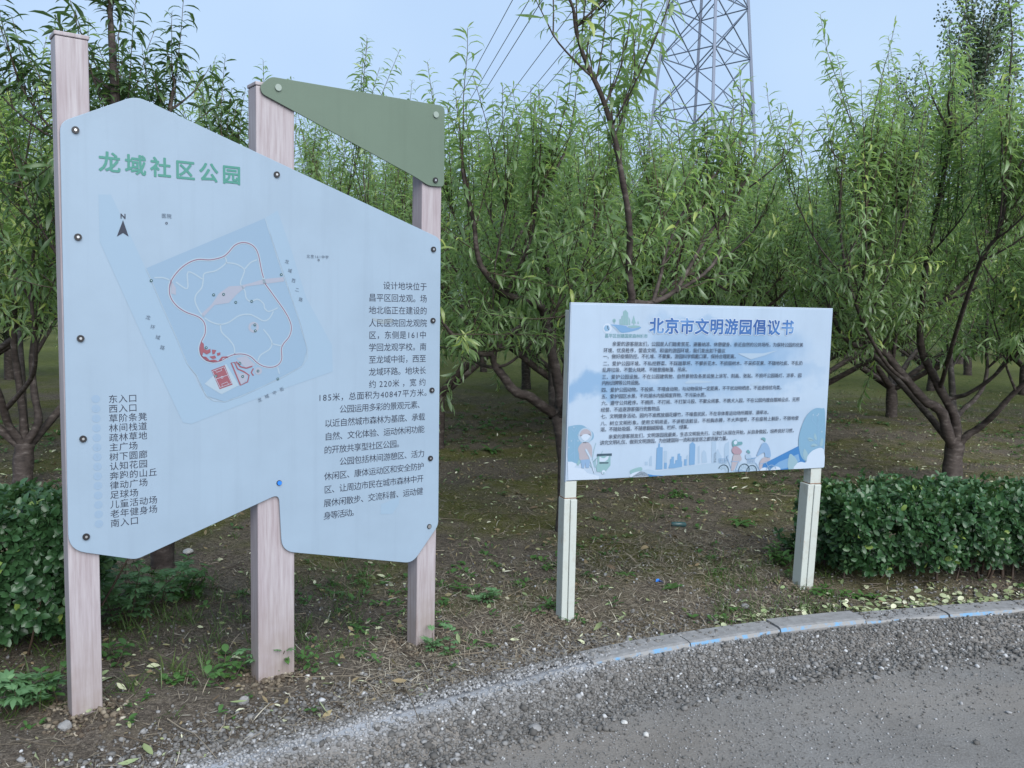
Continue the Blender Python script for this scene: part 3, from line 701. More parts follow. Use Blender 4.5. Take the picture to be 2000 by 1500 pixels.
# ------------------------------------------------------------------ clipped hedges
def hedge(a, b, H, dep, label, z0=.10, dens=560, Lf=.041, tint=.38):
    a = np.array(a, float); b = np.array(b, float); ln = np.linalg.norm(b - a); ex = np.append((b - a) / ln, 0); ey = np.array([-ex[1], ex[0], 0.]); ez = np.array([0, 0, 1.])
    e = empty('hedge', (a[0], a[1], float(zg(a[0], a[1]))), 0, label, 'hedge'); C = Geo(); T = Geo()
    def pos(s, d, h): return s[:, None] * ex + d[:, None] * ey + h[:, None] * ez
    Ps, Ns = [], []
    for layer, inset in ((0, 0.), (1, .05), (2, .11)):
        kd = dens * (1, .8, .5)[layer]
        n = int(ln * H * kd); s, h = rs.uniform(0, ln, n), z0 + (H - z0) * rs.uniform(0, 1, n) ** .85
        bl = .035 * np.sin(s * 7.1 + 1) * np.sin(h * 9) + .03 * np.sin(s * 17 + h * 13); Ps.append(pos(s, inset + bl + .09 * sstep(z0 + .18, z0, h) + .06 * sstep(H - .12, H, h) + rs.normal(0, .018, n), h)); Ns.append(np.tile(-ey + .25 * ez, (n, 1)))
        n = int(ln * dep * kd); s, d = rs.uniform(0, ln, n), rs.uniform(0.02, dep, n)
        bl = .02 * np.sin(s * 6) * np.sin(d * 8 + 1) + .015 * np.sin(s * 19 + d * 11); Ps.append(pos(s, d, H - inset + bl + rs.normal(0, .022, n) - .05 * sstep(.08, 0, d))); Ns.append(np.tile(ez - .15 * ey, (n, 1)))
        n = int(dep * H * kd * 1.1)
        for s0, sg in ((0, -1), (ln, 1)):
            d, h = rs.uniform(0, dep, n), z0 + (H - z0) * rs.uniform(0, 1, n); Ps.append(pos(s0 - sg * (inset + .05 * sstep(H - .15, H, h) + .03 * np.sin(h * 11 + d * 6)) + rs.normal(0, .025, n), d, h)); Ns.append(np.tile(sg * ex + .3 * ez, (n, 1)))
        if layer < 2:
            n = int(ln * H * kd * .5); s, h = rs.uniform(0, ln, n), z0 + (H - z0) * rs.uniform(0, 1, n); Ps.append(pos(s, dep - inset + rs.normal(0, .025, n), h)); Ns.append(np.tile(ey + .3 * ez, (n, 1)))
    P = np.concatenate(Ps); An = np.concatenate(Ns); k_ = rs.uniform(0, 1, len(P)) < .05; P[k_] += An[k_] * rs.uniform(.02, .075, (k_.sum(), 1)); A = unit(np.concatenate(Ns) + rs.normal(0, .45, (len(P), 3)))
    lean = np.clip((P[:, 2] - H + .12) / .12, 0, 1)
    k = 6; n = len(P)
    ref = np.where(np.abs(A[:, 2:3]) > .9, np.array([[1., 0, 0]]), np.array([[0, 0, 1.]])); e1 = unit(np.cross(A, ref)); e2 = np.cross(A, e1)
    az = rs.uniform(0, 6.28, (n, 1)) + np.arange(k) * 2.4; op = np.array([.5, .65, .85, 1.0, 1.15, 1.3])[None] + rs.normal(0, .15, (n, k))
    D = np.cos(op)[..., None] * A[:, None] + np.sin(op)[..., None] * (np.cos(az)[..., None] * e1[:, None] + np.sin(az)[..., None] * e2[:, None])
    D[..., 2] -= .12
    P2 = (P[:, None] - A[:, None] * (np.arange(k) * .005)[None, :, None]).reshape(-1, 3)
    Ll = Lf * rs.uniform(.7, 1.15, n * k); up = np.repeat(A, k, 0) + rs.normal(0, .25, (n * k, 3))
    V, F = leaves(P2, D.reshape(-1, 3), up, Ll, Ll * rs.uniform(.5, .62, n * k), rs.normal(.35, .25, n * k), rs.uniform(.05, .35), OVAL)
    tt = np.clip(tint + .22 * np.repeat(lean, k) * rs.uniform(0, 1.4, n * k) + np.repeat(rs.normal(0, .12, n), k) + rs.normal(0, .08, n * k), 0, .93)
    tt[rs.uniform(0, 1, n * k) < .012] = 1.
    C.add(V, F, 0, np.repeat(tt, 11))
    for i in range(int(ln * 26)):
        p = ex * rs.uniform(.03, ln - .03) + ey * rs.uniform(.1, dep - .08) + np.array([0, 0, -.06])
        q = bend_path(p, (rs.normal(0, .35), rs.normal(0, .35), 1), H * rs.uniform(.6, .95), .6, 6, .2); V, F = tube(q, np.linspace(rs.uniform(.006, .013), .003, 6), 5); T.add(V, F)
    link('foliage', C.mesh('foliage', [M['hedge_leaf']]), e); link('stems', T.mesh('stems', [M['twig']]), e)
    return e
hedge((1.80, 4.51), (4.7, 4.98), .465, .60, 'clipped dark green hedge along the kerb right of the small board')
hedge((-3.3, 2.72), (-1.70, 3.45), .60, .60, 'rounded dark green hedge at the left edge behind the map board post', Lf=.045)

# ------------------------------------------------------------------ lettering
_gc = {}
def glyph(ch, off=0.):
    key = (ch, off)
    if key not in _gc:
        c = bpy.data.curves.new('glyph', 'FONT'); c.body = ch; c.resolution_u = 3; c.offset = off; c.fill_mode = 'FRONT'
        o = bpy.data.objects.new('glyph', c); COL.objects.link(o)
        dg = bpy.context.evaluated_depsgraph_get(); dg.update()
        me = bpy.data.meshes.new_from_object(o.evaluated_get(dg))
        vs = [(v.co.x, v.co.y) for v in me.vertices]; fs = [list(p.vertices) for p in me.polygons]
        bpy.data.objects.remove(o); bpy.data.curves.remove(c); bpy.data.meshes.remove(me)
        _gc[key] = (vs, fs)
    return _gc[key]
def gw(ch):
    v = glyph(ch)[0]; return (min(p[0] for p in v), max(p[0] for p in v), min(p[1] for p in v), max(p[1] for p in v))
_a = gw('龙龙'); _b = gw('龙'); EM = _a[1] - _b[1]; MIDY = (gw('国')[2] + gw('国')[3]) / 2
def cellw(ch): return 1. if ord(ch) > 255 else (.58 if ch != ' ' else .3)
def write(mb, text, u0, u1, zc, size, y, m=0, off=0., ang=0.):
    """text centred on height zc filling u0..u1, glyph em = size, every glyph in its own cell"""
    W = sum(cellw(c) for c in text); cw = (u1 - u0) / W; x = u0; k = size / EM
    for ch in text:
        w_ = cellw(ch) * cw
        if ch.strip():
            vs, fs = glyph(ch, off); g0, g1 = gw(ch)[:2]
            gx = (0 if ord(ch) > 255 else (g0 + g1) / 2 - EM * .5 * .0)
            if ord(ch) > 255: ox = x + w_ / 2 - EM * k / 2
            else: ox = x + w_ / 2 - (g0 + g1) / 2 * k
            pts = [(ox + a * k, (b - MIDY) * k) for a, b in vs]
            if ang:
                cx = x + w_ / 2; pts = [(cx + (a - cx) * math.cos(ang) - b * math.sin(ang), (a - cx) * math.sin(ang) + b * math.cos(ang)) for a, b in pts]
            mb.add([(a, y, zc + b) for a, b in pts], fs, m)
        x += w_
def write_bold(mb, text, u0, u1, zc, size, y, m, d, n=10):
    """heavier weight: the same lettering struck again around each stroke, every strike a hair in front"""
    for i in range(n):
        a = 2 * math.pi * i / n; write(mb, text, u0 + d * math.cos(a), u1 + d * math.cos(a), zc + d * math.sin(a), size, y - .00003 * i, m)
    write(mb, text, u0, u1, zc, size, y - .00003 * n, m)
def tline(mb, pl, text, a, b, size, y, m=0, off=0.):
    q = pl.uz(np.array([a, b], float)); write(mb, text, q[0, 0], q[1, 0], q[:, 1].mean(), size, y, m, off)

# ------------------------------------------------------------------ the large map board
board = empty('map_board', (BIG.o[0], BIG.o[1], 0), BIG.th, 'tall white park map board with faux wood posts and a green triangular top panel', 'sign')
U = lambda *p: [tuple(q) for q in BIG.uz(np.array(p, float))]
PW = [(-.052, .046, 2.320), (.603, .750, 2.268), (1.306, 1.400, 2.282)]
for x0, x1, H in PW:
    mb = MB(); mb.box(x0, x1, .012, .095, -.25, H - .014)
    p = mb.build('post', M['post_wood'], board, .004)
    mb = MB(); mb.box(x0 - .003, x1 + .003, .009, .098, H - .0135, H)
    mb.build('cap', M['post_wood'], p, .003)
out = U((117, 238), (266, 187), (861, 466), (856, 1026), (806, 1100), (551, 1077), (545, 965), (266, 1093), (134, 1075))
rad = [.03, .035, .03, .02, .04, .05, .03, .02, .055]
pan = round_poly(out[::-1], rad[::-1])
A = sum(pan[i][0] * pan[(i + 1) % len(pan)][1] - pan[(i + 1) % len(pan)][0] * pan[i][1] for i in range(len(pan)))
if A < 0: pan = pan[::-1]
mb = MB(); mb.prism(pan, 0, .006); panel = mb.build('panel', M['panel'], board, .0012)
gp = U((508, 168), (528, 149), (869, 207), (868, 365), (838, 363), (812, 346), (512, 183))
gp = round_poly(gp, [.012, .02, .025, .02, .02, .02, .015])
A = sum(gp[i][0] * gp[(i + 1) % len(gp)][1] - gp[(i + 1) % len(gp)][0] * gp[i][1] for i in range(len(gp)))
mb = MB(); mb.prism(gp if A > 0 else gp[::-1], .001, .007); gpanel = mb.build('green_panel', M['green_panel'], board, .0012)
def bolt(px, par, kind, y=0.):
    c = U(px)[0]; mb = MB(); n = 14
    def ringbox(r0, r1, ya, m):
        a = [2 * math.pi * i / n for i in range(n)]
        mb.prism([(c[0] + r0 * math.cos(t), c[1] + r0 * math.sin(t)) for t in a], ya, y - .0002, m)
    if kind == 'black': ringbox(.0115, 0, y - .006, 0); mb.disc(c, .0042, y - .0064, 1); mats = [M['black'], M['steel']]
    elif kind == 'blue': ringbox(.0105, 0, y - .003, 0); ringbox(.0085, 0, y - .007, 1); mats = [M['black'], M['blue_cap']]
    elif kind == 'pale': ringbox(.0105, 0, y - .004, 0); ringbox(.008, 0, y - .0055, 1); mats = [M['black'], M['steel']]
    else: ringbox(.0125, 0, y - .006, 0); mats = [M['green_cap']]
    tagp(mb.build('bolt', mats, par), {'black': None, 'blue': 'bright blue plastic bolt cover', 'pale': 'bare steel bolt with its cap missing', 'green': 'grey green bolt cover'}[kind])
for p in [(147, 254), (152, 463), (157, 661), (162, 857), (168, 1048), (846, 487), (845, 626), (843, 762), (840, 895), (540, 341)]: bolt(p, panel, 'black')
bolt((838, 1028), panel, 'pale'); bolt((545, 943), panel, 'blue')
bolt((543, 171), gpanel, 'green', .001); bolt((851, 224), gpanel, 'green', .001); bolt((850, 352), gpanel, 'black', .001)
# printed map: layers .6 mm apart in front of the panel
def Mp(*p): return [tuple(q) for q in BIG.uz(np.array([(150 + x / 3.571, 380 + y / 3.571) for x, y in p], float))]
mp = MB(); y1, y2, y3, y4, y5 = -.0008, -.0014, -.0020, -.0026, -.0032
MM = [M[k] for k in ('map_faint', 'map_blue', 'map_path', 'map_red', 'map_pink', 'map_line', 'white_ink', 'dot_green', 'ink', 'smudge')]
mp.flat(Mp((150, 0), (238, 0), (390, 320), (480, 515), (620, 800), (770, 1180), (905, 1430), (1030, 1450), (1250, 1345), (1570, 1195), (1610, 1080), (1560, 900), (1312, 165), (1400, 110), (1500, 400), (1600, 720), (1780, 1050), (1785, 1235), (1340, 1390), (800, 1600), (740, 1590), (480, 1040), (160, 330)), y1, 0)
mp.flat(Mp((480, 515), (1312, 165), (1390, 420), (1470, 650), (1540, 850), (1570, 960), (1605, 1080), (1570, 1195), (1280, 1345), (1030, 1445), (905, 1405), (835, 1260), (770, 1180), (700, 1010), (600, 790)), y2, 1)
W = .0001
def road(pts, wd, y, m, k=5, closed=False): mp.ribbon([tuple(q) for q in smooth_path(Mp(*pts), k, closed)], wd, y, m, closed)
loop = [(1300, 580), (1285, 520), (1265, 420), (1240, 370), (1200, 342), (1150, 335), (1100, 355), (1050, 410), (1010, 437), (930, 455), (850, 452), (790, 470), (730, 510), (680, 565), (650, 620), (645, 680), (660, 730), (700, 780), (760, 820), (830, 845), (870, 870), (893, 910), (893, 970), (870, 1020), (855, 1070), (865, 1120), (900, 1155), (950, 1168), (1000, 1160), (1080, 1120), (1150, 1112), (1210, 1130), (1260, 1175), (1310, 1200), (1370, 1202), (1410, 1180), (1428, 1140), (1425, 1080), (1440, 1040), (1480, 990), (1495, 930), (1480, 870), (1440, 800), (1390, 730), (1340, 660), (1310, 620)]
road(loop + [loop[0]], .0105, y3, 2)
road(loop, .0028, y4, 5)
for pts in [[(540, 580), (600, 580), (645, 595)], [(690, 610), (770, 655), (775, 540), (875, 590)], [(1030, 435), (1040, 475), (970, 530), (890, 550), (880, 600), (870, 650), (830, 700), (825, 750), (855, 815)], [(1040, 475), (1110, 485), (1165, 520), (1160, 560), (1140, 620), (1170, 670), (1180, 720), (1210, 745), (1260, 730), (1300, 760), (1310, 795), (1340, 815), (1400, 790)], [(1170, 520), (1210, 475), (1255, 455)],
            [(890, 860), (940, 890), (1000, 905), (1060, 890), (1130, 845), (1200, 835), (1250, 855), (1300, 880), (1340, 865), (1370, 815)], [(1000, 905), (1010, 960), (1060, 1010), (1095, 1060), (1100, 1120)], [(1300, 940), (1340, 990), (1360, 1040), (1340, 1080), (1280, 1120), (1262, 1160)], [(1360, 1040), (1425, 1055)], [(1400, 1205), (1412, 1250)], [(855, 815), (880, 850)]]:
    road(pts, .0046, y3, 2)
road([(480, 515), (520, 600), (600, 790), (700, 1010), (770, 1180), (835, 1260), (905, 1405), (1030, 1445), (1280, 1345), (1570, 1195), (1605, 1080), (1570, 960), (1540, 850), (1470, 650), (1390, 420), (1312, 165)], .002, y3, 2, 2)
mp.flat(Mp((870, 830), (940, 765), (990, 690), (1060, 640), (1140, 635), (1220, 615), (1300, 590), (1440, 575), (1445, 605), (1300, 625), (1180, 640), (1110, 700), (1060, 755), (960, 770), (880, 855)), y3, 4)
mp.disc(Mp((1232, 925))[0], .020, y3, 4, 20, .011); mp.flat(Mp((1110, 1140), (1180, 1125), (1245, 1190), (1180, 1215)), y3, 4); mp.flat(Mp((650, 590), (690, 650), (690, 700), (655, 690)), y3, 4)
mp.flat(Mp((1085, 1200), (1130, 1250), (1190, 1240), (1180, 1300), (1145, 1325)), y3, 4); mp.disc(Mp((1265, 1230))[0], .014, y3, 4, 16)
mp.flat(Mp((890, 1320), (1040, 1180), (1130, 1330), (1010, 1392), (985, 1380)), y3, 2)
mp.flat(Mp((937, 1225), (1030, 1190), (1085, 1325), (995, 1357)), y4, 3)
for a, b in (((960, 1290), (1056, 1256)), ((944, 1232), (1026, 1201)), ((997, 1345), (1077, 1316)), ((944, 1232), (997, 1345)), ((1026, 1201), (1077, 1316))): mp.ribbon(Mp(a, b), .0013, y5, 6)
mp.disc(Mp((1011, 1274))[0], .0045, y5, 6, 14, .0033); mp.ribbon(Mp((965, 1223), (972, 1240), (1010, 1226), (1003, 1209)), .0013, y5, 6); mp.ribbon(Mp((1015, 1340), (1008, 1322), (1048, 1306), (1056, 1323)), .0013, y5, 6)
for pts in [[(868, 1025), (884, 1040), (886, 1075), (905, 1085), (930, 1075), (932, 1100), (905, 1115), (880, 1100), (872, 1130), (900, 1130), (925, 1155), (955, 1150), (985, 1160), (950, 1172), (900, 1158), (862, 1118), (855, 1080)], [(940, 1080), (972, 1085), (960, 1110), (945, 1115)], [(975, 1105), (1000, 1100), (1000, 1118), (980, 1125)], [(922, 1130), (962, 1122), (972, 1140), (945, 1146)], [(985, 1160), (1010, 1130), (1050, 1128), (1056, 1138), (1018, 1140), (1005, 1160)]]: mp.flat(Mp(*pts), y4, 3)
for pts, cl in (([(1075, 1172), (1100, 1170), (1120, 1215), (1165, 1235), (1200, 1260), (1190, 1305), (1140, 1330)], True), ([(1110, 1165), (1140, 1200), (1180, 1210), (1222, 1197)], False), ([(1230, 1212), (1215, 1240), (1230, 1262)], False)): mp.ribbon(Mp(*pts), .0048, y4, 3, cl)
for p in [(518, 600), (1424, 558), (953, 699), (1022, 696), (1107, 751), (1218, 744), (1240, 908), (1243, 950), (900, 1068), (1135, 1176), (1155, 1268), (1262, 1230), (968, 1265), (1400, 1285)]:
    mp.disc(Mp(p)[0], .0052, y5, 7, 12); mp.disc(Mp(p)[0], .0019, y5 - .0006, 6, 8)
for p in ((325, 436), (622, 508)): mp.disc(U(p)[0], .0042, y3, 8, 14, .0025)
lay = mp.build('park_map', MM, panel)
sg = MB(); sg.flat(U((727, 621), (745, 624), (765, 621), (768, 629), (748, 633), (740, 630), (730, 626)), y1, 0); sg.build('smudge', M['smudge'], panel)
sg = MB(); sg.flat(U((744, 985), (780, 970), (779, 985), (766, 1004), (743, 1004)), y1, 0); sg.build('smudge', M['map_faint'], panel)
mb = MB(); q = BIG.uz(np.array([(188, 318), (474, 346)], float)); write_bold(mb, '龙域社区公园', q[0, 0], q[1, 0], q[:, 1].mean() + .004, .070, y2, 0, .0017); mb.build('title_lettering', M['title_green'], panel)
mb = MB(); tline(mb, BIG, 'N', (234, 422), (246, 422), .023, y3, 0, .02); mb.flat(U((240, 430), (251, 462), (240, 455), (228, 462)), y3, 0); mb.build('north_arrow', M['ink'], panel); mb = MB()
tline(mb, BIG, '医院', (315, 421), (335, 423), .0165, y3, 1); tline(mb, BIG, '北京161中学', (598, 500), (642, 503), .0145, y3, 1)
for ch, p in zip('龙域西二路', [(560, 511), (566, 529), (573, 548), (580, 566), (587, 585)]):
    c = U(p)[0]; write(mb, ch, c[0] - .008, c[0] + .008, c[1], .0165, y3, 1, 0, -.2)
for ch, p in zip('龙环域路', [(289, 620), (298, 639), (308, 659), (317, 679)]):
    c = U(p)[0]; write(mb, ch, c[0] - .008, c[0] + .008, c[1], .0165, y3, 1, 0, -.25)
for ch, p in zip('龙域中街', [(507, 781), (521, 774), (536, 767), (550, 760)]):
    c = U(p)[0]; write(mb, ch, c[0] - .008, c[0] + .008, c[1], .0165, y3, 1, 0, .38)
mb.build('map_lettering', [M['ink'], M['grey_ink']], panel)
leg = ['东入口', '西入口', '草阶条凳', '林间栈道', '疏林草地', '主广场', '树下圆廊', '认知花园', '奔跑的山丘', '律动广场', '足球场', '儿童活动场', '老年健身场', '南入口']
q = BIG.uz(np.array([(211, 780), (215, 1023), (308, 985), (187, 779), (193, 1023)], float)); pitch = (q[2, 0] - q[1, 0]) / 5
mb = MB(); dots = MB()
for i, t in enumerate(leg):
    f = i / 13; u0 = q[0, 0] + (q[1, 0] - q[0, 0]) * f; z = q[0, 1] + (q[1, 1] - q[0, 1]) * f
    write(mb, t, u0, u0 + pitch * len(t), z, .0305, y1, 0)
    c = (q[3, 0] + (q[4, 0] - q[3, 0]) * f, q[3, 1] + (q[4, 1] - q[3, 1]) * f); dots.disc(c, .0135, y1, 0, 18)
    n_ = str(i + 1); wd = .010 * len(n_); write(dots, n_, c[0] - wd / 2, c[0] + wd / 2, c[1], .016, y2, 1)
mb.build('legend_lettering', M['ink'], panel); dots.build('legend_dots', [M['legend_dot'], M['map_faint']], panel)
mb = MB()
for t, a, b in [('设计地块位于', (748, 557), (834, 561)), ('昌平区回龙观。场', (720, 581), (834, 584)), ('地北临正在建设的', (720, 606), (834, 607)), ('人民医院回龙观院', (720, 630), (834, 632)), ('区，东侧是161中', (720, 654), (833, 655)), ('学回龙观学校。南', (720, 678), (833, 678)), ('至龙域中街，西至', (720, 702), (832, 701)), ('龙域环路。地块长', (720, 726), (832, 724)), ('约 220米 ，宽 约', (720, 750), (832, 747)),
                ('185米，总面积为40847平方米。', (620, 775), (842, 768)), ('公园运用多彩的景观元素、', (663, 797), (828, 792)), ('以近自然城市森林为基底、承载', (634, 825), (830, 816)), ('自然、文化体验、运动休闲功能', (634, 851), (829, 840)), ('的开放共享型社区公园。', (633, 877), (788, 868)), ('公园包括林间游憩区、活力', (663, 899), (829, 888)), ('休闲区、康体运动区和安全防护', (633, 929), (828, 912)), ('区、让周边市民在城市森林中开', (633, 955), (827, 936)), ('展休闲散步、交流科普、运动健', (632, 981), (826, 961)), ('身等活动。', (632, 1006), (700, 1001))]:
    mb = MB(); tline(mb, BIG, t, a, b, .0345, y1); mb.build('text_line', M['ink'], panel)

# ------------------------------------------------------------------ the small notice board
nb_ = empty('notice_board', (SML.o[0], SML.o[1], 0), SML.th, 'low white notice board with blue printing on two weathered white posts', 'sign')
US = lambda *p: [tuple(q) for q in SML.uz(np.array(p, float))]
CW, ZT, ZB = 1.4727, 1.4885, .6605
mb = MB(); mb.box(0, CW, 0, .014, ZB, ZT); sheet = mb.build('board', M['board_print'], nb_, .003)
mb = MB(); mb.box(-.004, -.0005, -.001, .015, ZB - .004, ZT + .005); mb.box(-.0005, CW, .002, .015, ZT + .0005, ZT + .006); mb.build('edge_trim', M['white_ink'], sheet)
for x0, x1, xs0, xs1, sh in ((-.004, .055, -.008, .057, .004), (1.394, 1.460, 1.378, 1.458, -.024)):
    mb = MB(); mb.box(x0, x1, .016, .060, .54, ZT - .03); mb.box(x0, x1, .002, .0158, .54, ZB - .003)
    up = mb.build('post', M['white_metal'], nb_, .002)
    mb = MB(); zt = .575
    w_ = xs1 - xs0; mb.box(xs0, xs0 + w_ * .46, -.004, .066, -.25, zt, 0, (sh, 0)); mb.box(xs0 + w_ * .46 + .002, xs1, -.008, .070, -.25, zt - .004, 0, (sh, 0))
    slv = mb.build('sleeve', M['white_metal'], up, .003)
    mb = MB(); mb.box(x0 - .003, x1 + .002, -.001, .063, zt + .0005, zt + .0045); mb.build('rust_collar', M['rust'], up)
ST = MB(); KS = ['b_sky', 'b_mid', 'b_pale', 'b_tree', 'b_deep', 'b_tower', 'b_teal', 'b_teal2', 'b_red', 'b_skin', 'b_dark', 'b_leaf', 'b_jean', 'b_wisp', 'white_ink']
K = {k: i for i, k in enumerate(KS)}
z1, z2, z3, z4, z5, z6 = -.0006, -.0011, -.0016, -.0021, -.0026, -.0031
CA = lambda *p: [tuple(q) for q in SML.uz(np.array([(1080 + x / 7.143, 840 + y / 7.143) for x, y in p], float))]
CB = lambda *p: [tuple(q) for q in SML.uz(np.array([(1360 + x / 7.143, 780 + y / 7.143) for x, y in p], float))]
def clipz(pts): return [(min(max(a, .001), CW - .001), min(max(b, ZB + .001), ZT - .001)) for a, b in pts]
def sm(pts, k=5): return clipz([tuple(q) for q in smooth_path(pts, k, True)])
ST.flat(US((1440, 690), (1490, 690), (1519, 684), (1494, 694), (1466, 702)), z3, K['b_pale'])
ST.flat(sm(US((1350, 742), (1392, 746), (1340, 749))), z2, K['b_pale']); ST.flat(sm(US((1466, 750), (1484, 745), (1480, 752), (1470, 754))), z2, K['b_pale'])
# bottom scenery
ST.flat(clipz(CA((300, 520), (420, 540), (480, 600), (640, 640), (640, 690), (210, 700), (200, 440), (260, 440), (330, 470))), z4, K['white_ink'])
ST.flat(sm(CA((205, -20), (260, -60), (400, -70), (500, -10), (560, 40), (560, 120), (480, 200), (420, 420), (330, 480), (215, 470), (205, 200))), z2, K['b_tree'])
for p in [(255, 150), (350, 70), (220, 240), (348, 150), (290, -40)]: ST.disc(CA(p)[0], .0035, z3, K['b_pale'], 10)
for a, b in (((260, -20), (300, 30)), ((330, -30), (300, 20)), ((300, 300), (230, 360)), ((300, 120), (300, 420))): ST.ribbon(CA(a, b), .0025, z3, K['b_mid'])
ST.flat(CA((330, 480), (360, 400), (385, 440), (350, 495)), z3, K['b_teal2'])
ST.disc(CA((450, 75))[0], .037, z3, K['b_pale'], 20); ST.flat(sm(CA((372, 60), (400, 5), (460, -15), (520, 20), (525, 80), (480, 55), (420, 60), (385, 90))), z4, K['b_skin']); ST.flat(sm(CA((385, 65), (520, 55), (500, 110), (450, 150), (405, 120))), z4, K['white_ink'])
ST.flat(sm(CA((350, 250), (400, 180), (470, 165), (530, 210), (545, 300), (520, 410), (380, 420), (360, 330))), z3, K['b_skin'])
ST.flat(CA((385, 415), (520, 405), (500, 525), (455, 525), (450, 460), (430, 530), (400, 530)), z4, K['b_jean'])
ST.ribbon(CA((455, 270), (510, 370), (580, 590)), .011, z5, K['b_pale']); ST.ribbon(CA((450, 260), (515, 380), (575, 600)), .004, z6, K['white_ink'])
ST.ribbon(CA((595, 180), (565, 300), (550, 420)), .003, z3, K['b_leaf']); ST.ribbon(CA((690, 290), (670, 340)), .003, z3, K['b_leaf']); ST.ribbon(CA((620, 380), (560, 440)), .004, z3, K['b_teal2'])
ST.flat(CA((510, 490), (600, 400), (600, 520), (530, 520)), z3, K['b_leaf'])
ST.flat(CA((620, 350), (800, 345), (800, 490), (720, 590), (610, 580), (600, 520), (620, 460)), z4, K['b_teal2']); ST.flat(CA((645, 370), (780, 360), (760, 410), (720, 440), (645, 440)), z5, K['white_ink']); ST.flat(sm(CA((660, 362), (745, 358), (720, 385), (685, 388))), z6, K['b_teal2'])
ST.ribbon(CA((612, 347), (818, 340)), .0115, z6, K['b_dark']); ST.ribbon(CA((645, 457), (770, 455)), .006, z6, K['b_dark']); ST.disc(CA((702, 585))[0], .0105, z6, K['white_ink'], 12); ST.flat(CA((690, 590), (718, 590), (706, 612)), z6 - .0005, K['b_teal'])
ST.flat(sm(CA((1080, 560), (1220, 515), (1240, 560), (1160, 590), (1085, 612))), z3, K['b_teal2']); ST.flat(sm(CA((1085, 615), (1150, 585), (1240, 575), (1330, 620), (1340, 645), (1085, 655))), z4, K['white_ink'])
ST.flat(clipz(CA((1310, 610), (1400, 628), (1560, 645), (1560, 655), (1345, 655))), z5, K['b_deep'])
# far and near towers
for p in [((1545, 290), (1590, 290), (1585, 500), (1550, 500)), ((1860, 360), (1885, 340), (1885, 490), (1860, 490)), ((1280, 440), (1320, 440), (1320, 490), (1280, 490)), ((1340, 410), (1360, 360), (1380, 360), (1380, 500), (1340, 500))]: ST.flat(CA(*p), z2, K['b_wisp'])
for p in [((1445, 250), (1465, 240), (1470, 185), (1492, 185), (1492, 236), (1530, 240), (1525, 545), (1432, 550)), ((1550, 455), (1588, 455), (1585, 540), (1548, 540)), ((1610, 520), (1630, 460), (1632, 405), (1652, 400), (1652, 370), (1686, 370), (1686, 470), (1706, 462), (1706, 420), (1735, 415), (1738, 330), (1772, 325), (1772, 360), (1790, 362), (1792, 430), (1802, 440), (1800, 510), (1700, 530), (1610, 535)), ((1830, 405), (1865, 405), (1862, 495), (1825, 495)), ((1905, 195), (1945, 165), (1985, 200), (1975, 480), (1895, 490))]: ST.flat(CA(*p), z3, K['b_tower'])
for p in [((210, 590), (275, 580), (275, 880), (210, 890)), ((20, 660), (45, 640), (45, 890), (20, 895)), ((75, 740), (105, 705), (135, 740), (150, 880), (75, 890)), ((385, 680), (400, 620), (455, 585), (455, 860), (390, 870)), ((240, 760), (285, 720), (300, 690), (320, 740), (350, 790), (350, 880), (240, 890))]: ST.flat(CB(*p), z2, K['b_wisp'])
q1 = CA((1090, 655), (1240, 560), (1330, 545), (1440, 575), (1560, 560), (1800, 510), (2000, 490)); q2 = CB((150, 895), (400, 875), (800, 890), (1000, 960), (1000, 1000), (0, 1050))
ST.flat(clipz(q1 + q2), z4, K['b_pale'])
ST.flat(clipz(CB((930, 900), (1420, 650), (1480, 800), (1530, 900), (1400, 985), (1180, 1010), (900, 1015))), z5, K['b_deep'])
ST.flat(clipz(CB((1150, 870), (1420, 760), (1440, 860), (1250, 960), (1000, 1000))), z5 - .0003, K['b_tower'])
ST.flat(sm(CB((1420, 600), (1450, 420), (1530, 230), (1640, 130), (1740, 125), (1790, 180), (1775, 690), (1600, 820), (1520, 860), (1450, 780))), z6, K['b_tree'])
z7, z8 = z6 - .0006, z6 - .0012
for a in [[(1700, 660), (1690, 420), (1690, 260)], [(1700, 440), (1780, 330)], [(1680, 370), (1610, 290), (1620, 220)], [(1690, 300), (1700, 210)], [(1700, 640), (1640, 570), (1550, 550)], [(1730, 660), (1600, 650)]]: ST.ribbon(CB(*a), .0028, z7, K['b_mid'])
for pts in [((1545, 545), (1580, 530), (1630, 570), (1580, 585)), ((1635, 520), (1650, 470), (1675, 540), (1660, 570)), ((1590, 645), (1630, 615), (1690, 640), (1620, 660)), ((1715, 640), (1740, 540), (1765, 570), (1750, 650))]: ST.flat(clipz(sm(CB(*pts), 4)), z7, K['b_leaf'])
for p in [(1625, 215), (1698, 205), (1680, 225), (1745, 450)]: ST.disc(CB(p)[0], .004, z7, K['b_pale'], 10)
ST.flat(clipz(sm(CB((1500, 690), (1540, 740), (1555, 800), (1520, 850), (1485, 780)))), z7, K['b_leaf'])
ST.flat(clipz(sm(CB((1300, 760), (1380, 820), (1410, 900), (1380, 985), (1290, 985), (1270, 900)))), z7, K['b_leaf'])
ST.flat(clipz(sm(CB((1375, 980), (1390, 900), (1450, 870), (1520, 875), (1550, 780), (1640, 700), (1765, 695), (1760, 980)))), z8, K['white_ink'])
for c, r in (((1100, 990), 80), ((940, 1010), 70)): ST.flat(clipz([(CB(c)[0][0] + r * .00037 * math.cos(t), ZB + .002 + r * .00022 * max(0, math.sin(t))) for t in np.linspace(0, math.pi, 12)]), z8, K['white_ink'])
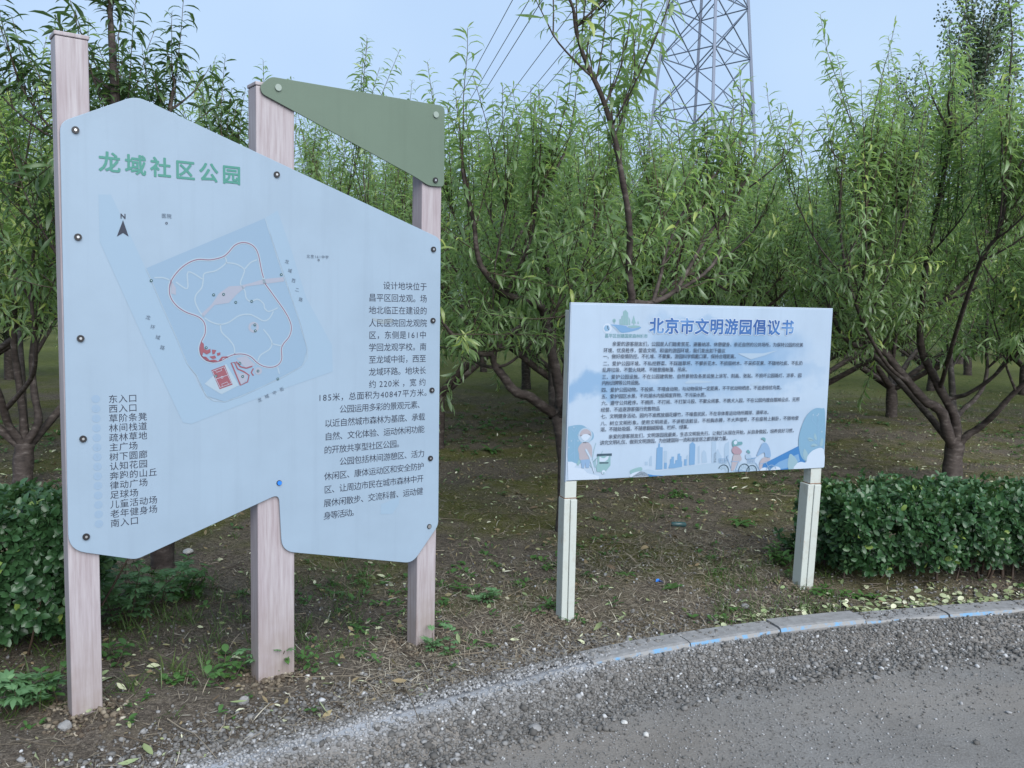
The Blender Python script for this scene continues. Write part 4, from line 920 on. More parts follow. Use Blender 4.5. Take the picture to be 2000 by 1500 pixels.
# cyclists
def wheel(c, r, col, a0=0, a1=6.2832):
    cc = CB(c)[0]; ST.ribbon(clipz([(cc[0] + r * math.cos(t), cc[1] + r * math.sin(t)) for t in np.linspace(a0, a1, 26)]), .0042, z8, K[col])
    for t in np.linspace(a0 + .3, a1 - .2, 7): ST.ribbon(clipz([(cc[0] + r * .35 * math.cos(t), cc[1] + r * .35 * math.sin(t)), (cc[0] + r * math.cos(t), cc[1] + r * math.sin(t))]), .0012, z8, K['b_leaf'])
wheel((370, 995), .0305, 'b_dark', -.3, 2.7); wheel((658, 985), .0315, 'b_dark', -.4, 3.6); wheel((765, 1000), .030, 'b_dark', -.2, 3.4); wheel((1035, 995), .030, 'b_jean', .3, 3.0)
for a, b in (((415, 790), (480, 960)), ((480, 860), (580, 870)), ((590, 850), (540, 990)), ((415, 800), (440, 780)), ((820, 880), (880, 990)), ((880, 900), (980, 880)), ((960, 880), (1030, 990)), ((510, 995), (610, 1000)), ((560, 985), (720, 1005)), ((760, 820), (830, 810))): ST.ribbon(clipz(CB(a, b)), .0032, z8, K['b_jean'])
for x0 in (310, 705):
    for k in range(4): ST.ribbon(CB((x0, 825 + k * 20), (x0 + 105, 825 + k * 20)), .0014, z8, K['b_tower'])
    for k in range(5): ST.ribbon(CB((x0 + k * 26, 822), (x0 + 4 + k * 24, 890)), .0012, z8, K['b_tower'])
ST.flat(sm(CB((495, 600), (510, 570), (550, 560), (575, 590), (630, 590), (635, 625), (580, 640), (520, 655), (500, 650))), z7, K['b_teal']); ST.disc(CB((540, 600))[0], .0105, z8, K['white_ink'], 12)
ST.flat(sm(CB((490, 700), (520, 655), (570, 660), (630, 720), (600, 770), (540, 770), (500, 740))), z7, K['b_red']); ST.flat(sm(CB((520, 770), (600, 770), (625, 840), (560, 900), (520, 980), (480, 990), (495, 860))), z7, K['b_skin'])
ST.flat(sm(CB((900, 540), (930, 528), (960, 545), (955, 590), (930, 565), (905, 555))), z7, K['b_teal']); ST.flat(sm(CB((880, 680), (920, 610), (975, 610), (1020, 690), (1030, 800), (960, 810), (940, 740), (850, 790), (840, 770))), z7, K['b_jean'])
ST.flat(sm(CB((930, 810), (1020, 815), (1010, 850), (930, 890), (900, 990), (870, 970), (880, 880))), z7, K['b_skin']); ST.flat(sm(CB((695, 730), (715, 700), (745, 730), (740, 755), (715, 745))), z7, K['b_teal']); ST.flat(sm(CB((680, 780), (720, 760), (760, 790), (750, 830), (690, 830))), z7, K['b_wisp'])
ST.build('illustration', [M[k] for k in KS], sheet)
# emblem: towers and fir over a blue swoosh
LG = lambda *p: [tuple(q) for q in SML.uz(np.array([(1080 + x / 6.667, 580 + y / 6.667) for x, y in p], float))]
lg = MB(); LM = ['b_teal2', 'b_tower', 'b_sky', 'b_pale', 'white_ink', 'b_dark', 'b_mid']
for p in [((865, 290), (885, 285), (885, 360), (865, 360)), ((890, 250), (908, 240), (908, 365), (890, 365)), ((912, 190), (945, 168), (945, 365), (912, 365)), ((948, 172), (978, 205), (978, 368), (948, 368)), ((985, 260), (1005, 300), (1005, 365), (985, 365)), ((1020, 340), (1050, 240), (1080, 345), (1060, 345), (1060, 365), (1045, 365), (1045, 345)), ((1095, 345), (1108, 310), (1120, 350)), ((790, 300), (800, 295), (800, 350), (792, 350))]: lg.flat(LG(*p), z2, 0)
lg.disc(LG((796, 308))[0], .009, z2, 0, 12)
lg.flat([tuple(q) for q in smooth_path(LG((745, 362), (840, 362), (950, 378), (970, 395), (1050, 410), (1145, 390), (1120, 420), (1040, 445), (960, 462), (880, 462), (820, 400)), 4, True)], z2, 1)
lg.flat([tuple(q) for q in smooth_path(LG((745, 362), (800, 385), (840, 430), (865, 465), (852, 465), (815, 420), (770, 380)), 4, True)], z3, 3); lg.flat([tuple(q) for q in smooth_path(LG((970, 385), (1040, 370), (1130, 378), (1110, 395), (1040, 402)), 4, True)], z3, 0)
lg.disc(LG((707, 408))[0], .0235, z2, 4, 18); lg.disc(LG((700, 408))[0], .016, z3, 6, 6); lg.flat(LG((705, 370), (718, 380), (716, 410), (735, 428), (725, 432), (708, 412)), z4, 5)
lg.build('emblem', [M[k] for k in LM], sheet)
mb = MB(); tline(mb, SML, '昌平区创建国家森林城市', (1181, 656), (1265, 656.5), .021, z2, 0, .012); mb.build('emblem_lettering', M['b_teal'], sheet)
mb = MB(); q = SML.uz(np.array([(1267, 637), (1551, 640)], float))
write_bold(mb, '北京市文明游园倡议书', q[0, 0], q[1, 0], q[:, 1].mean(), .080, z3, 0, .0062); write_bold(mb, '北京市文明游园倡议书', q[0, 0], q[1, 0], q[:, 1].mean(), .080, z4 - .0004, 1, .0022); mb.build('title_lettering', [M['white_ink'], M['b_title']], sheet)
mb = MB()
for t, a, b in [('亲爱的游客朋友们，公园是人们踏青赏花、避暑纳凉、休憩健身、亲近自然的公共场所。为保持公园的优美', (1195, 672), (1568, 673)), ('环境、优良秩序，营造文明、和谐的游园环境，我们发出如下倡议', (1178, 685), (1416, 684)), ('一、做好疫情防控。不扎堆、不聚集，游园科学佩戴口罩，保持合理距离。', (1177, 697), (1441, 695)), ('二、爱护公园环境。不私挖野菜、不踩踏草坪、不攀折花木、不损毁树木、不采摘花果、不随地吐痰、不乱扔', (1177, 710), (1567, 709)), ('乱弃垃圾、不营火烧烤、不随意搭帐篷、吊床。', (1176, 723), (1346, 721)),
                ('三、爱护公园设施。不在公园建筑物、自然景物及各类设施上涂写、刻画、张贴。不损坏公园路灯、凉亭、园', (1175, 736), (1565, 733)), ('内标识牌等公共设施。', (1175, 748), (1254, 747)), ('四、爱护公园动物。不投掷、不喂食动物，与动物保持一定距离，不干扰动物栖息，不追逐惊扰鸟类。', (1174, 761), (1530, 757)), ('五、爱护园区水景。不向湖水内投掷废弃物，不污染水质。', (1174, 774), (1383, 771)), ('六、遵守公共秩序。不拥挤、不打闹、不打架斗殴、不聚众闹事、不携犬入园，不在公园内擅自摆摊设点、无照', (1174, 787), (1561, 780)), ('经营、不追逐游客强行兜售物品', (1173, 800), (1288, 798)),
                ('七、文明健身活动。园内不准燃放烟花爆竹，不噪音扰民，不在非体育运动场所踢球、滑旱冰。', (1173, 812), (1505, 806)), ('八、树立文明形象。使用文明用语，不讲粗话脏话，不袒胸赤膊，不大声喧哗，不在座椅上躺卧，不随地便', (1172, 826), (1559, 817)), ('溺，不随处吸烟，不随意翻越围墙、栏杆、绿篱。', (1172, 838), (1349, 834)), ('亲爱的游客朋友们，文明游园我最美，生态文明我先行。让我们从现在开始，从自身做起，培养良好习惯，', (1188, 851), (1554, 842)), ('讲究文明礼仪、做到文明游园，为创建国际一流和谐宜居之都贡献力量。', (1171, 863), (1425, 857))]:
    tline(mb, SML, t, a, b, .0235, z8 - .0006, 0, .002)
mb.build('rules_lettering', M['ink'], sheet)

# ------------------------------------------------------------------ loose stones and gravel
ICO_V = []; ph = (1 + 5 ** .5) / 2
for a in (-1, 1):
    for b in (-ph, ph): ICO_V += [(0, a, b), (a, b, 0), (b, 0, a)]
ICO_V = unit(np.array(ICO_V, float))
ICO_F = []
for i in range(12):
    for j in range(i + 1, 12):
        for k in range(j + 1, 12):
            d = [np.linalg.norm(ICO_V[p] - ICO_V[q]) for p, q in ((i, j), (j, k), (i, k))]
            if max(d) < 1.1:
                n_ = np.cross(ICO_V[j] - ICO_V[i], ICO_V[k] - ICO_V[i]); ICO_F.append((i, j, k) if n_ @ ICO_V[i] > 0 else (i, k, j))
ICO_F = np.array(ICO_F)
OCT_V = np.array([(1, 0, 0), (-1, 0, 0), (0, 1, 0), (0, -1, 0), (0, 0, 1), (0, 0, -1)], float)
OCT_F = np.array([(0, 2, 4), (2, 1, 4), (1, 3, 4), (3, 0, 4), (2, 0, 5), (1, 2, 5), (3, 1, 5), (0, 3, 5)])
def rocks(P, size, tint, TV=ICO_V, TF=ICO_F, jag=.22):
    n = len(P); m = len(TV)
    V = TV[None] * (1 + rs.normal(0, jag, (n, m, 1))).clip(.5, 1.6) * rs.uniform(.6, 1.25, (n, 1, 3)) * np.array([1, 1, .72])
    a = rs.uniform(0, 6.28, n); b = rs.normal(0, .5, n); ca, sa, cb, sb = np.cos(a), np.sin(a), np.cos(b), np.sin(b)
    R = np.zeros((n, 3, 3)); R[:, 0, 0] = ca; R[:, 0, 1] = -sa * cb; R[:, 0, 2] = sa * sb; R[:, 1, 0] = sa; R[:, 1, 1] = ca * cb; R[:, 1, 2] = -ca * sb; R[:, 2, 1] = sb; R[:, 2, 2] = cb
    V = np.einsum('nij,nmj->nmi', R, V) * np.asarray(size)[:, None, None] + P[:, None]
    F = (TF[None] + m * np.arange(n)[:, None, None]).reshape(-1, 3)
    return V.reshape(-1, 3), F, np.repeat(tint, m)
def scatter(n, x0, x1, t0, t1, wfun=None):
    x = rs.uniform(x0, x1, n); t = rs.uniform(t0, t1, n)
    if wfun is not None:
        k = rs.uniform(0, 1, n) < wfun(x, t); x, t = x[k], t[k]
    y = yk(x) - t
    return x, y, t
G_ = Geo()
def stones(n, box, smin, smax, wf=None, shift=0., big=False, sink=.25, tm=.38):
    x, y, t = scatter(n, *box, wf); s = smin + (smax - smin) * rs.uniform(0, 1, len(x)) ** 2.6
    z = zg(x, y) + np.where((t > 0) & (t < .105) & (x > -.4), .012 - .02 * 0, 0) + s * (.72 - sink) * .8
    tint = np.clip(rs.normal(tm, .2, len(x)) + shift * np.exp(-((t - .10) / .10) ** 2) * sstep(1.6, .2, x), 0, .9); tint[rs.uniform(0, 1, len(x)) < .025] = .97
    V, F, T = rocks(np.stack([x, y, z], -1), s, tint, *((ICO_V, ICO_F) if big else (OCT_V, OCT_F)), .2); G_.add(V, F, 0, T)
bankw = lambda x, t: sstep(.10, .17, t) * sstep(.52, .34, t) * (1 - .55 * sstep(2.0, 2.6, x)) + .0
stones(72000, (-1.9, 3.6, -.06, .56), .0024, .0092, lambda x, t: (1 - .6 * sstep(1.2, .4, x) * np.exp(-((t - .12) / .06) ** 2)) * np.maximum(bankw(x, t), 1. * sstep(.9, .2, x) * sstep(-.09, .0, t) * sstep(.5, .3, t)), .62, True)
stones(7000, (-1.9, 3.6, .14, .58), .005, .016, lambda x, t: bankw(x, t) * .5, .05, True)
stones(6500, (-1.9, 3.8, .36, .62), .005, .017, lambda x, t: .9 * np.exp(-((t - .47) / .07) ** 2) * (.5 + .5 * wob(x, x * 0, 4, 12)), 0, True)
stones(110000, (-2., 4.5, .4, 2.0), .0018, .0068, lambda x, t: np.clip(.42 + .5 * wob(x, t, 3.2, 5), .08, 1) * sstep(2.4, .7, t), 0, False, .35, .56)
stones(5000, (-2., 4.5, .4, 2.0), .006, .014, lambda x, t: np.clip(.3 + .5 * wob(x, t, 2.2, 15), .04, 1) * .8, 0, True, .35, .5)
stones(24000, (-2.2, 3.2, -.5, .06), .004, .013, lambda x, t: sstep(-.42 + .12 * wob(x, x * 0, 5, 6), .05, t) * (sstep(1.4, -.2, x) * .95 + .16), .12, True)
stones(9000, (-2.4, 4.5, -1.6, -.1), .0035, .010, lambda x, t: .3 + .3 * wob(x, t, 3, 14), 0, True, tm=.5)
stones(5200, (-1.9, .75, -.05, .035), .003, .0095, lambda x, t: sstep(.75, .3, x), .35, True)
stones(900, (-.3, 3.5, .0, .11), .003, .008, None, 0.1, False, .1)
o = link('gravel', G_.mesh('gravel', [M['pebble']], False)); tagp(o, 'grey crushed stone heaped along the kerb and strewn over the road', 'gravel', None, 'stuff')
def rock(px, py, s, label, m='stone', z0=0., n=1):
    p = on_ground(px, py, z0); p[2] = float(zg(p[0], p[1])) + s * .42
    V = unit(np.concatenate([ICO_V] + [unit((ICO_V[a] + ICO_V[b]) / 2)[None] for f in ICO_F for a, b in ((f[0], f[1]),)]))
    import bmesh
    bm = bmesh.new(); bmesh.ops.create_icosphere(bm, subdivisions=2, radius=1)
    ks = rs.normal(0, 1, (7, 3)); sc3 = rs.uniform(.75, 1.2, 3) * np.array([1, 1, .75])
    for v in bm.verts:
        d = np.array(v.co); k = 1.
        for q in ks:
            q = unit(q); k = min(k, (.62 + .2 * abs(q[0])) / max(1e-3, d @ q)) if d @ q > .6 else k
        v.co = Vector(d * k * sc3 * s)
    me = bpy.data.meshes.new('stone'); bm.to_mesh(me); bm.free(); me.materials.append(M[m])
    o = link('stone', me); o.location = p; o.rotation_euler = (0, 0, rs.uniform(0, 6)); return tagp(o, label, 'stone')
rock(1219, 1413, .013, 'pale rounded stone alone on the road, left one of two', 'pale_stone', ROADZ)
rock(1262, 1436, .012, 'small whitish stone on the bare road, right one of two', 'pale_stone', ROADZ)
rock(1712, 1328, .018, 'grey angular stone alone on the right part of the road', 'stone', ROADZ)
rock(735, 1412, .018, 'blue grey angular stone on the gravel bank below the right hand map board post')
rock(1045, 1432, .026, 'largest dark grey stone at the foot of the gravel bank', 'stone', ROADZ)
rock(475, 1372, .024, 'pale lump of rubble in the gravel below the middle map board post', 'stone')
rock(128, 1436, .026, 'grey rubble lump in front of the left map board post', 'stone')
rock(366, 1078, .035, 'white rock lying in the grass under the map board point', 'pale_stone')
rock(1455, 1183, .024, 'dull brown grey stone half buried between the small board posts')
rock(600, 1327, .012, 'pale pinkish leaf modelled as a stone chip beside the foot of the middle map board post', 'pale_stone')  # really a pale leaf; a made-up stone chip stands in for it
p = on_ground(1325, 1030); mb = MB()
prof = [(-.052, .008), (-.045, .017), (.0, .019), (.045, .018), (.055, .006)]
V, F = tube([(a, 0, 0) for a, r in prof], [r for a, r in prof], 10)
o = link('plastic_scrap', mesh_np('plastic_scrap', V, F, [M['dark_plastic']], smooth=True)); o.location = (p[0], p[1], float(zg(p[0], p[1])) + .014); o.rotation_euler = (0, .05, .15)
tagp(o, 'dark teal piece of plastic litter lying on the soil under the small board', 'litter')
p = on_ground(1280, 1147); V, F = leaves(np.array([[0, 0, 0.], [.012, .004, .004]]), np.array([[1., .3, .35], [1., -.2, .1]]), np.array([[0, -.3, 1.], [0, .5, 1]]), .045, .03, 1.4, .5, OVAL)
o = link('plastic_scrap', mesh_np('plastic_scrap', V, F, [M['blue_cap']], smooth=True)); o.location = (p[0], p[1], float(zg(p[0], p[1])) + .006)
tagp(o, 'small crumpled blue plastic scrap among weeds below the small board', 'litter')

Gm = Geo()
for pl, us in ((BIG, [(a + b) / 2 for a, b, c in PW]), (SML, [.028, 1.39])):
    for u_ in us:
        n = 260; a = rs.uniform(0, 6.28, n); q = rs.uniform(.03, .15, n); c = pl.o + pl.u * u_ - pl.n * .045
        X = c[0] + q * np.cos(a) * 1.15; Y = c[1] + q * np.sin(a); sz = rs.uniform(.004, .013, n)
        V, F, T = rocks(np.stack([X, Y, zg(X, Y) + .012 * np.clip(1 - q / .15, 0, 1)], -1), sz, np.clip(rs.normal(.3, .2, n), 0, 1)); Gm.add(V, F, 0, T)
o = link('soil_crumbs', Gm.mesh('soil_crumbs', [M['straw']], False)); tagp(o, 'loose soil crumbs heaped round the feet of the sign posts', 'soil', None, 'stuff')

# ------------------------------------------------------------------ straw, twigs, fallen leaves, grass
def soil_pts(n, x0=-3.6, x1=5.2, dmin=.02, dmax=7., pw=1.7, wf=None):
    x = rs.uniform(x0, x1, n); d = dmin + (dmax - dmin) * rs.uniform(0, 1, n) ** pw; x = x * (1 + d * .13)
    if wf is not None:
        k = rs.uniform(0, 1, n) < wf(x, d); x, d = x[k], d[k]
    y = yk(x) + d; return x, y, d
def flat_dirs(n, up=.12):
    a = rs.uniform(0, 6.28, n); return np.stack([np.cos(a), np.sin(a), rs.normal(0, up, n)], -1)
Gs = Geo()
x, y, d = soil_pts(52000, wf=lambda x, d: np.clip(.55 + .6 * wob(x, d, 1.9, 2), .12, 1)); n = len(x)
ln = rs.uniform(.02, .11, n); P = np.stack([x, y, zg(x, y) + rs.uniform(.001, .016, n)], -1)
V, F = leaves(P, flat_dirs(n), np.array([[0, 0, 1.]]) + rs.normal(0, .2, (n, 3)), ln, rs.uniform(.0016, .0042, n), rs.normal(.2, .5, n), 0., BLADE, rs.normal(0, .5, n))
Gs.add(V, F, 0, np.repeat(np.clip(rs.normal(.5, .24, n), 0, 1), 11))
x, y, d = soil_pts(32000, -3.6, 5.2, 1., 10., 1.1, wf=lambda x, d: np.clip(.5 + .6 * wob(x, d, 1.5, 32), .08, 1)); n = len(x)
ln = rs.uniform(.03, .14, n); P = np.stack([x, y, zg(x, y) + rs.uniform(.001, .02, n)], -1)
V, F = leaves(P, flat_dirs(n, .2), np.array([[0, 0, 1.]]) + rs.normal(0, .2, (n, 3)), ln, rs.uniform(.003, .006, n), rs.normal(.2, .5, n), 0., BLADE, rs.normal(0, .5, n))
Gs.add(V, F, 0, np.repeat(np.clip(rs.normal(.42, .25, n), 0, 1), 11))
x = rs.uniform(-.6, 1.5, 15000); d = .03 + 1.5 * rs.uniform(0, 1, 15000) ** 1.4; k = rs.uniform(0, 1, 15000) < np.clip(.6 + .5 * wob(x, d, 4, 9), .1, 1); x, d = x[k], d[k]; y = yk(x) + d; n = len(x)
ln = rs.uniform(.02, .09, n); P = np.stack([x, y, zg(x, y) + rs.uniform(.002, .02, n)], -1)
V, F = leaves(P, flat_dirs(n, .2), np.array([[0, 0, 1.]]) + rs.normal(0, .2, (n, 3)), ln, rs.uniform(.0015, .0038, n), rs.normal(.2, .6, n), 0., BLADE, rs.normal(0, .7, n))
Gs.add(V, F, 0, np.repeat(np.clip(rs.normal(.62, .22, n), 0, 1), 11))
n = 300; x, y, d = soil_pts(n, -3, 4.5, .02, 4, 1.5)
for i in range(n):
    a = rs.uniform(0, 6.28); l = rs.uniform(.1, .38); p = np.array([x[i], y[i], float(zg(x[i], y[i])) + .012])
    q = bend_path(p, (math.cos(a), math.sin(a), rs.uniform(-.02, .12)), l, -.3, 5, .25); V, F = tube(q, np.linspace(rs.uniform(.0016, .004), .001, 5), 4); Gs.add(V, F, 0, rs.uniform(0, .75))
o = link('straw_litter', Gs.mesh('straw_litter', [M['straw']])); tagp(o, 'dry grass stalks and broken twigs littering the soil', 'straw', None, 'stuff')
Gl = Geo()
x, y, d = soil_pts(2400, -3.4, 5.4, .0, 8., 1.6, wf=lambda x, d: np.clip(.5 + .5 * wob(x, d, 1.3, 7), .1, 1)); n = len(x)
P = np.stack([x, y, zg(x, y) + rs.uniform(.004, .018, n)], -1); ln = rs.uniform(.025, .075, n)
V, F = leaves(P, flat_dirs(n, .25), np.array([[0, 0, 1.]]) + rs.normal(0, .4, (n, 3)), ln, ln * rs.uniform(.24, .45, n), rs.normal(.3, .6, n), rs.uniform(.1, .5), LANCE, rs.normal(0, .4, n))
Gl.add(V, F, 0, np.repeat(np.clip(rs.beta(1.6, 1.8, n), 0, 1), 11))
x, y, d = soil_pts(15000, -3.4, 5.4, .0, 8., 1.5, wf=lambda x, d: np.clip(.5 + .5 * wob(x, d, 1.7, 17), .1, 1)); n = len(x)
P = np.stack([x, y, zg(x, y) + rs.uniform(.002, .012, n)], -1); ln = rs.uniform(.008, .026, n)
V, F = leaves(P, flat_dirs(n, .35), np.array([[0, 0, 1.]]) + rs.normal(0, .5, (n, 3)), ln, ln * rs.uniform(.3, .6, n), rs.normal(.2, .6, n), .2, OVAL)
Gl.add(V, F, 0, np.repeat(np.clip(rs.beta(1.5, 2.2, n), 0, 1), 11))
x, y, d = soil_pts(30000, -3.4, 5.4, .8, 11., 1.15, wf=lambda x, d: np.clip(.55 + .5 * wob(x, d, 1.3, 27), .12, 1)); n = len(x)
P = np.stack([x, y, zg(x, y) + rs.uniform(.003, .018, n)], -1); ln = rs.uniform(.012, .045, n)
V, F = leaves(P, flat_dirs(n, .4), np.array([[0, 0, 1.]]) + rs.normal(0, .5, (n, 3)), ln, ln * rs.uniform(.22, .5, n), rs.normal(.3, .6, n), .2, LANCE)
Gl.add(V, F, 0, np.repeat(np.clip(rs.beta(1.4, 2.6, n), 0, 1), 11))
n = 620; x = rs.uniform(1.0, 3.6, n); dd = np.abs(rs.normal(.06, .10, n)) + .01; y = yk(x) + dd      # fresh clippings along the hedge foot
P = np.stack([x, y, zg(x, y) + rs.uniform(.004, .02, n)], -1); ln = rs.uniform(.03, .045, n)
V, F = leaves(P, flat_dirs(n, .3), np.array([[0, 0, 1.]]) + rs.normal(0, .4, (n, 3)), ln, ln * .58, .3, .2, OVAL); Gl.add(V, F, 0, np.repeat(np.clip(rs.normal(.6, .13, n), .4, 1), 11))
o = link('fallen_leaves', Gl.mesh('fallen_leaves', [M['litter']])); tagp(o, 'pale and green fallen leaves scattered on the soil', 'fallen leaves', None, 'stuff')
Gg = Geo()
def tufts(n, wf, hmin, hmax, nb, x0=-3.6, x1=5.4, dmax=9., pw=1.3, tint=.4):
    x, y, d = soil_pts(n, x0, x1, .05, dmax, pw, wf); m = len(x); X = np.repeat(x, nb) + rs.normal(0, .022, m * nb); Y = np.repeat(y, nb) + rs.normal(0, .022, m * nb)
    a = rs.uniform(0, 6.28, m * nb); D = np.stack([np.cos(a) * .55, np.sin(a) * .55, np.ones(m * nb)], -1) + rs.normal(0, .2, (m * nb, 3))
    up = np.stack([-np.cos(a), -np.sin(a), np.full(m * nb, .5)], -1); ln = rs.uniform(hmin, hmax, m * nb)
    V, F = leaves(np.stack([X, Y, zg(X, Y) - .003], -1), D, up, ln, rs.uniform(.002, .0048, m * nb), rs.normal(.9, .4, m * nb), .15, BLADE)
    Gg.add(V, F, 0, np.repeat(np.clip(np.repeat(rs.normal(tint, .15, m), nb) + rs.normal(0, .1, m * nb), 0, 1), 11))
tufts(4200, lambda x, d: np.clip(.25 + .9 * wob(x, d, 1.6, 12), .05, 1) * sstep(.1, .8, d) * (.12 + .88 * sstep(3.5, 4.6, yk(x) + d)), .018, .07, 8)
tufts(130, lambda x, d: (np.abs(x - 1.45) < .45) * (d < 1.0) * 1., .03, .10, 10, 1., 1.7, 1.1, 1.2, .5)
tufts(230, lambda x, d: (d > .62) * 1., .05, .15, 12, -1.9, -.6, 2.2, 1.0, .45)
tufts(4200, lambda x, d: np.clip(.4 + .7 * wob(x, d, 1.1, 22), .06, 1), .02, .09, 7, -4.5, 7, 14, .8, .5)
# small broad leaved ground cover
x, y, d = soil_pts(7600, wf=lambda x, d: np.clip(.1 + .9 * wob(x, d, 2.1, 30) + .5 * (np.abs(x - 1.5) < .4) * (d < .9), .05, 1) * sstep(-.1, .5, d) * (.25 + .75 * sstep(3.4, 4.4, yk(x) + d)), dmax=9.5, pw=1.15); m = len(x); nb = 7
a = rs.uniform(0, 6.28, m * nb); D = np.stack([np.cos(a), np.sin(a), rs.uniform(.15, 1.1, m * nb)], -1); X = np.repeat(x, nb) + rs.normal(0, .014, m * nb); Y = np.repeat(y, nb) + rs.normal(0, .014, m * nb)
ln = rs.uniform(.012, .04, m * nb) * np.repeat(1 + .09 * d, nb); V, F = leaves(np.stack([X, Y, zg(X, Y) + rs.uniform(0, .02, m * nb)], -1), D, np.stack([-np.cos(a) * .5, -np.sin(a) * .5, np.ones(m * nb)], -1), ln, ln * rs.uniform(.35, .65, m * nb), .7, .2, OVAL)
Gg.add(V, F, 1, np.repeat(np.clip(np.repeat(rs.normal(.45, .2, m), nb), 0, 1), 11))
o = link('ground_cover', Gg.mesh('ground_cover', [M['grass'], M['weed_leaf']])); tagp(o, 'sparse grass tufts and small weeds growing through the soil', 'grass', None, 'stuff')

# ------------------------------------------------------------------ single weeds and plants
def weed(px, py, kind, h, label, name='weed', n=14, spread=.5, z0=0., tint=.5, Lf=.045):
    p = on_ground(px, py, z0); p[2] = float(zg(p[0], p[1])); e = empty(name, p, 0, label, 'weed'); Gt, Gf = Geo(), Geo()
    if kind == 'rosette':
        a = np.arange(n) * 2.4 + rs.normal(0, .2, n); D = np.stack([np.cos(a), np.sin(a), rs.uniform(.3, 1.2, n)], -1); ln = h * rs.uniform(.7, 1.2, n)
        V, F = leaves(np.zeros((n, 3)) + np.array([0, 0, .005]), D, np.stack([-np.cos(a) * .5, -np.sin(a) * .5, np.ones(n)], -1), ln, ln * .36, rs.normal(1., .3, n), .2, OVAL)
        link('leaves', None or mesh_np('leaves', V, F, [M['weed_leaf']], None, np.repeat(np.clip(rs.normal(tint, .12, n), 0, 1), 11), True), e); return e
    for i in range(n):
        a = rs.uniform(0, 6.28); b = np.array([rs.normal(0, .03), rs.normal(0, .03), -.01])
        q = bend_path(b, (math.cos(a) * spread, math.sin(a) * spread, 1), h * rs.uniform(.55, 1.1), .0, 7, .25, .8); V, F = tube(q, np.linspace(.0026, .0012, 7), 4); Gt.add(V, F)
        k = max(4, int(h * 60)) if kind != 'mugwort' else max(5, int(h * 40))
        j = rs.uniform(.2, 1, k); j[-1] = 1; P = np.stack([np.interp(j * 6, range(7), q[:, c]) for c in range(3)], -1)
        az = np.arange(k) * 2.4 + rs.uniform(0, 6); D = np.stack([np.cos(az), np.sin(az), rs.uniform(.1, .9, k)], -1); up = np.stack([-np.cos(az) * .4, -np.sin(az) * .4, np.ones(k)], -1)
        ln = Lf * rs.uniform(.6, 1.2, k)
        if kind == 'mugwort':
            for ang, sc_, wd in ((0, 1, .26), (.55, .78, .22), (-.55, .78, .22), (1.05, .5, .22), (-1.05, .5, .22)):
                ca, sa = math.cos(ang), math.sin(ang); D2 = np.stack([D[:, 0] * ca - D[:, 1] * sa, D[:, 0] * sa + D[:, 1] * ca, D[:, 2]], -1)
                V, F = leaves(P + unit(D) * (ln * .25 * (1 if ang else .6))[:, None], D2, up, ln * sc_, ln * wd, .7, .15, LANCE); Gf.add(V, F, 0, np.repeat(np.clip(tint + .3 * (j - .5) + rs.normal(0, .08, k), 0, 1), 11))
        else:
            V, F = leaves(P, D, up, ln, ln * (.62 if kind == 'broad' else .3), rs.normal(.7, .3, k), .2, OVAL); Gf.add(V, F, 0, np.repeat(np.clip(tint + rs.normal(0, .12, k), 0, 1), 11))
    link('stems', Gt.mesh('stems', [M['twig']]), e); link('leaves', Gf.mesh('leaves', [M['mugwort_leaf' if kind == 'mugwort' else 'weed_leaf']]), e); return e
weed(22, 1395, 'mugwort', .17, 'leafy mugwort with jagged pale green leaves at the lower left corner', 'mugwort_plant', 9, .45, tint=.6, Lf=.075)
weed(60, 1392, 'mugwort', .12, 'lower darker mugwort beside the pale one at the lower left', 'mugwort_plant', 7, .6, tint=.3, Lf=.07)
weed(112, 1372, 'broad', .13, 'round leaved seedling left of the left map board post', 'weed', 4, .4, tint=.4, Lf=.04)
weed(238, 1215, 'mugwort', .32, 'dark leafy weed clump right beside the left map board post', 'weed', 9, .5, tint=.35, Lf=.075)
weed(300, 1180, 'mugwort', .28, 'tall leafy weeds below the point of the map board', 'weed', 9, .55, tint=.45, Lf=.07)
weed(355, 1165, 'narrow', .24, 'spreading narrow leaved weed left of the middle map board post', 'weed', 12, .8, tint=.35, Lf=.07)
weed(222, 1300, 'broad', .10, 'small round leaved weed at the right side of the left map board post', 'weed', 4, .5, tint=.45, Lf=.04)
weed(435, 1330, 'broad', .11, 'bright green weed clump in the litter left of the middle map board post', 'weed', 9, .9, tint=.65, Lf=.04)
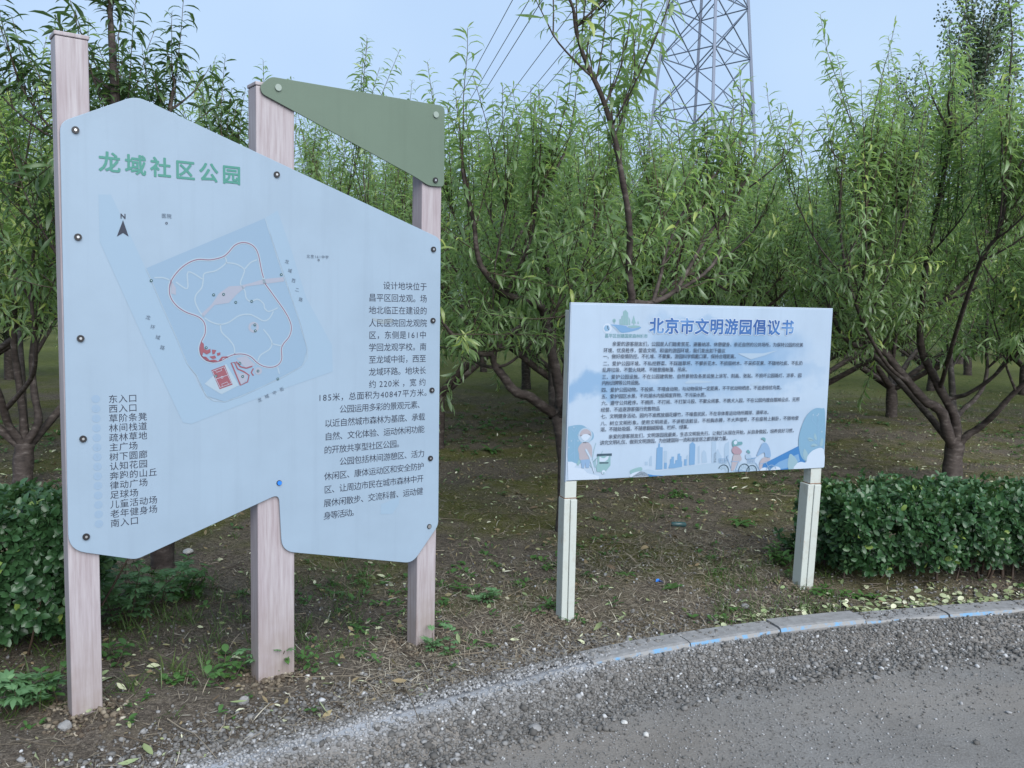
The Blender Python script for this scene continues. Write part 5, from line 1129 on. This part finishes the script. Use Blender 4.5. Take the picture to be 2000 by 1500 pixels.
weed(345, 1335, 'broad', .05, 'flat pale green weed between the left and middle map board posts', 'weed', 6, 1., tint=.6, Lf=.035)
weed(528, 1312, 'mugwort', .13, 'leafy weed in front of the middle map board post foot', 'weed', 5, .6, tint=.4, Lf=.05)
weed(588, 1300, 'broad', .11, 'weed with little round leaves right of the middle map board post foot', 'weed', 6, .6, tint=.5, Lf=.03)
weed(846, 1270, 'mugwort', .10, 'green sprig at the foot of the right hand map board post', 'weed', 6, .6, tint=.7, Lf=.05)
weed(958, 1262, 'rosette', .04, 'tiny bright seedling on the gravel edge right of the map board', 'weed', 7, tint=.7)
weed(1445, 1028, 'rosette', .10, 'broad leaved rosette weed seen below the right half of the small board', 'weed', 11, tint=.5)
weed(1312, 1160, 'rosette', .07, 'rosette of rounded green leaves below the middle of the small board', 'weed', 7, tint=.7)
weed(1225, 1130, 'rosette', .055, 'small yellow green rosette right of the small board left post', 'weed', 6, tint=.85)
weed(1400, 1210, 'broad', .06, 'fresh green sprig close behind the kerb below the small board', 'weed', 4, .8, tint=.75, Lf=.04)
weed(1520, 1115, 'narrow', .13, 'grassy weed clump left of the small board right post', 'weed', 12, .8, tint=.5, Lf=.06)
weed(1545, 1080, 'broad', .16, 'dark leafy weed behind the small board right post', 'weed', 10, .6, tint=.3, Lf=.05)
weed(1610, 1160, 'broad', .09, 'trailing pale weed at the left foot of the right hedge', 'weed', 9, 1.1, tint=.7, Lf=.04)
weed(1700, 1165, 'broad', .06, 'low pale green weed in front of the right hedge', 'weed', 7, 1.2, tint=.75, Lf=.04)
weed(945, 1175, 'mugwort', .09, 'small lobed weed on bare soil between the two boards', 'weed', 6, .8, tint=.5, Lf=.05)
weed(905, 1150, 'narrow', .07, 'grassy weed beside the right edge of the map board', 'weed', 8, .9, tint=.5, Lf=.05)
weed(1090, 1180, 'narrow', .06, 'tuft of weed left of the small board left post foot', 'weed', 8, .9, tint=.5, Lf=.05)
weed(960, 880, 'rosette', .12, 'leafy weed in the open soil left of the small board', 'weed', 12, tint=.5)
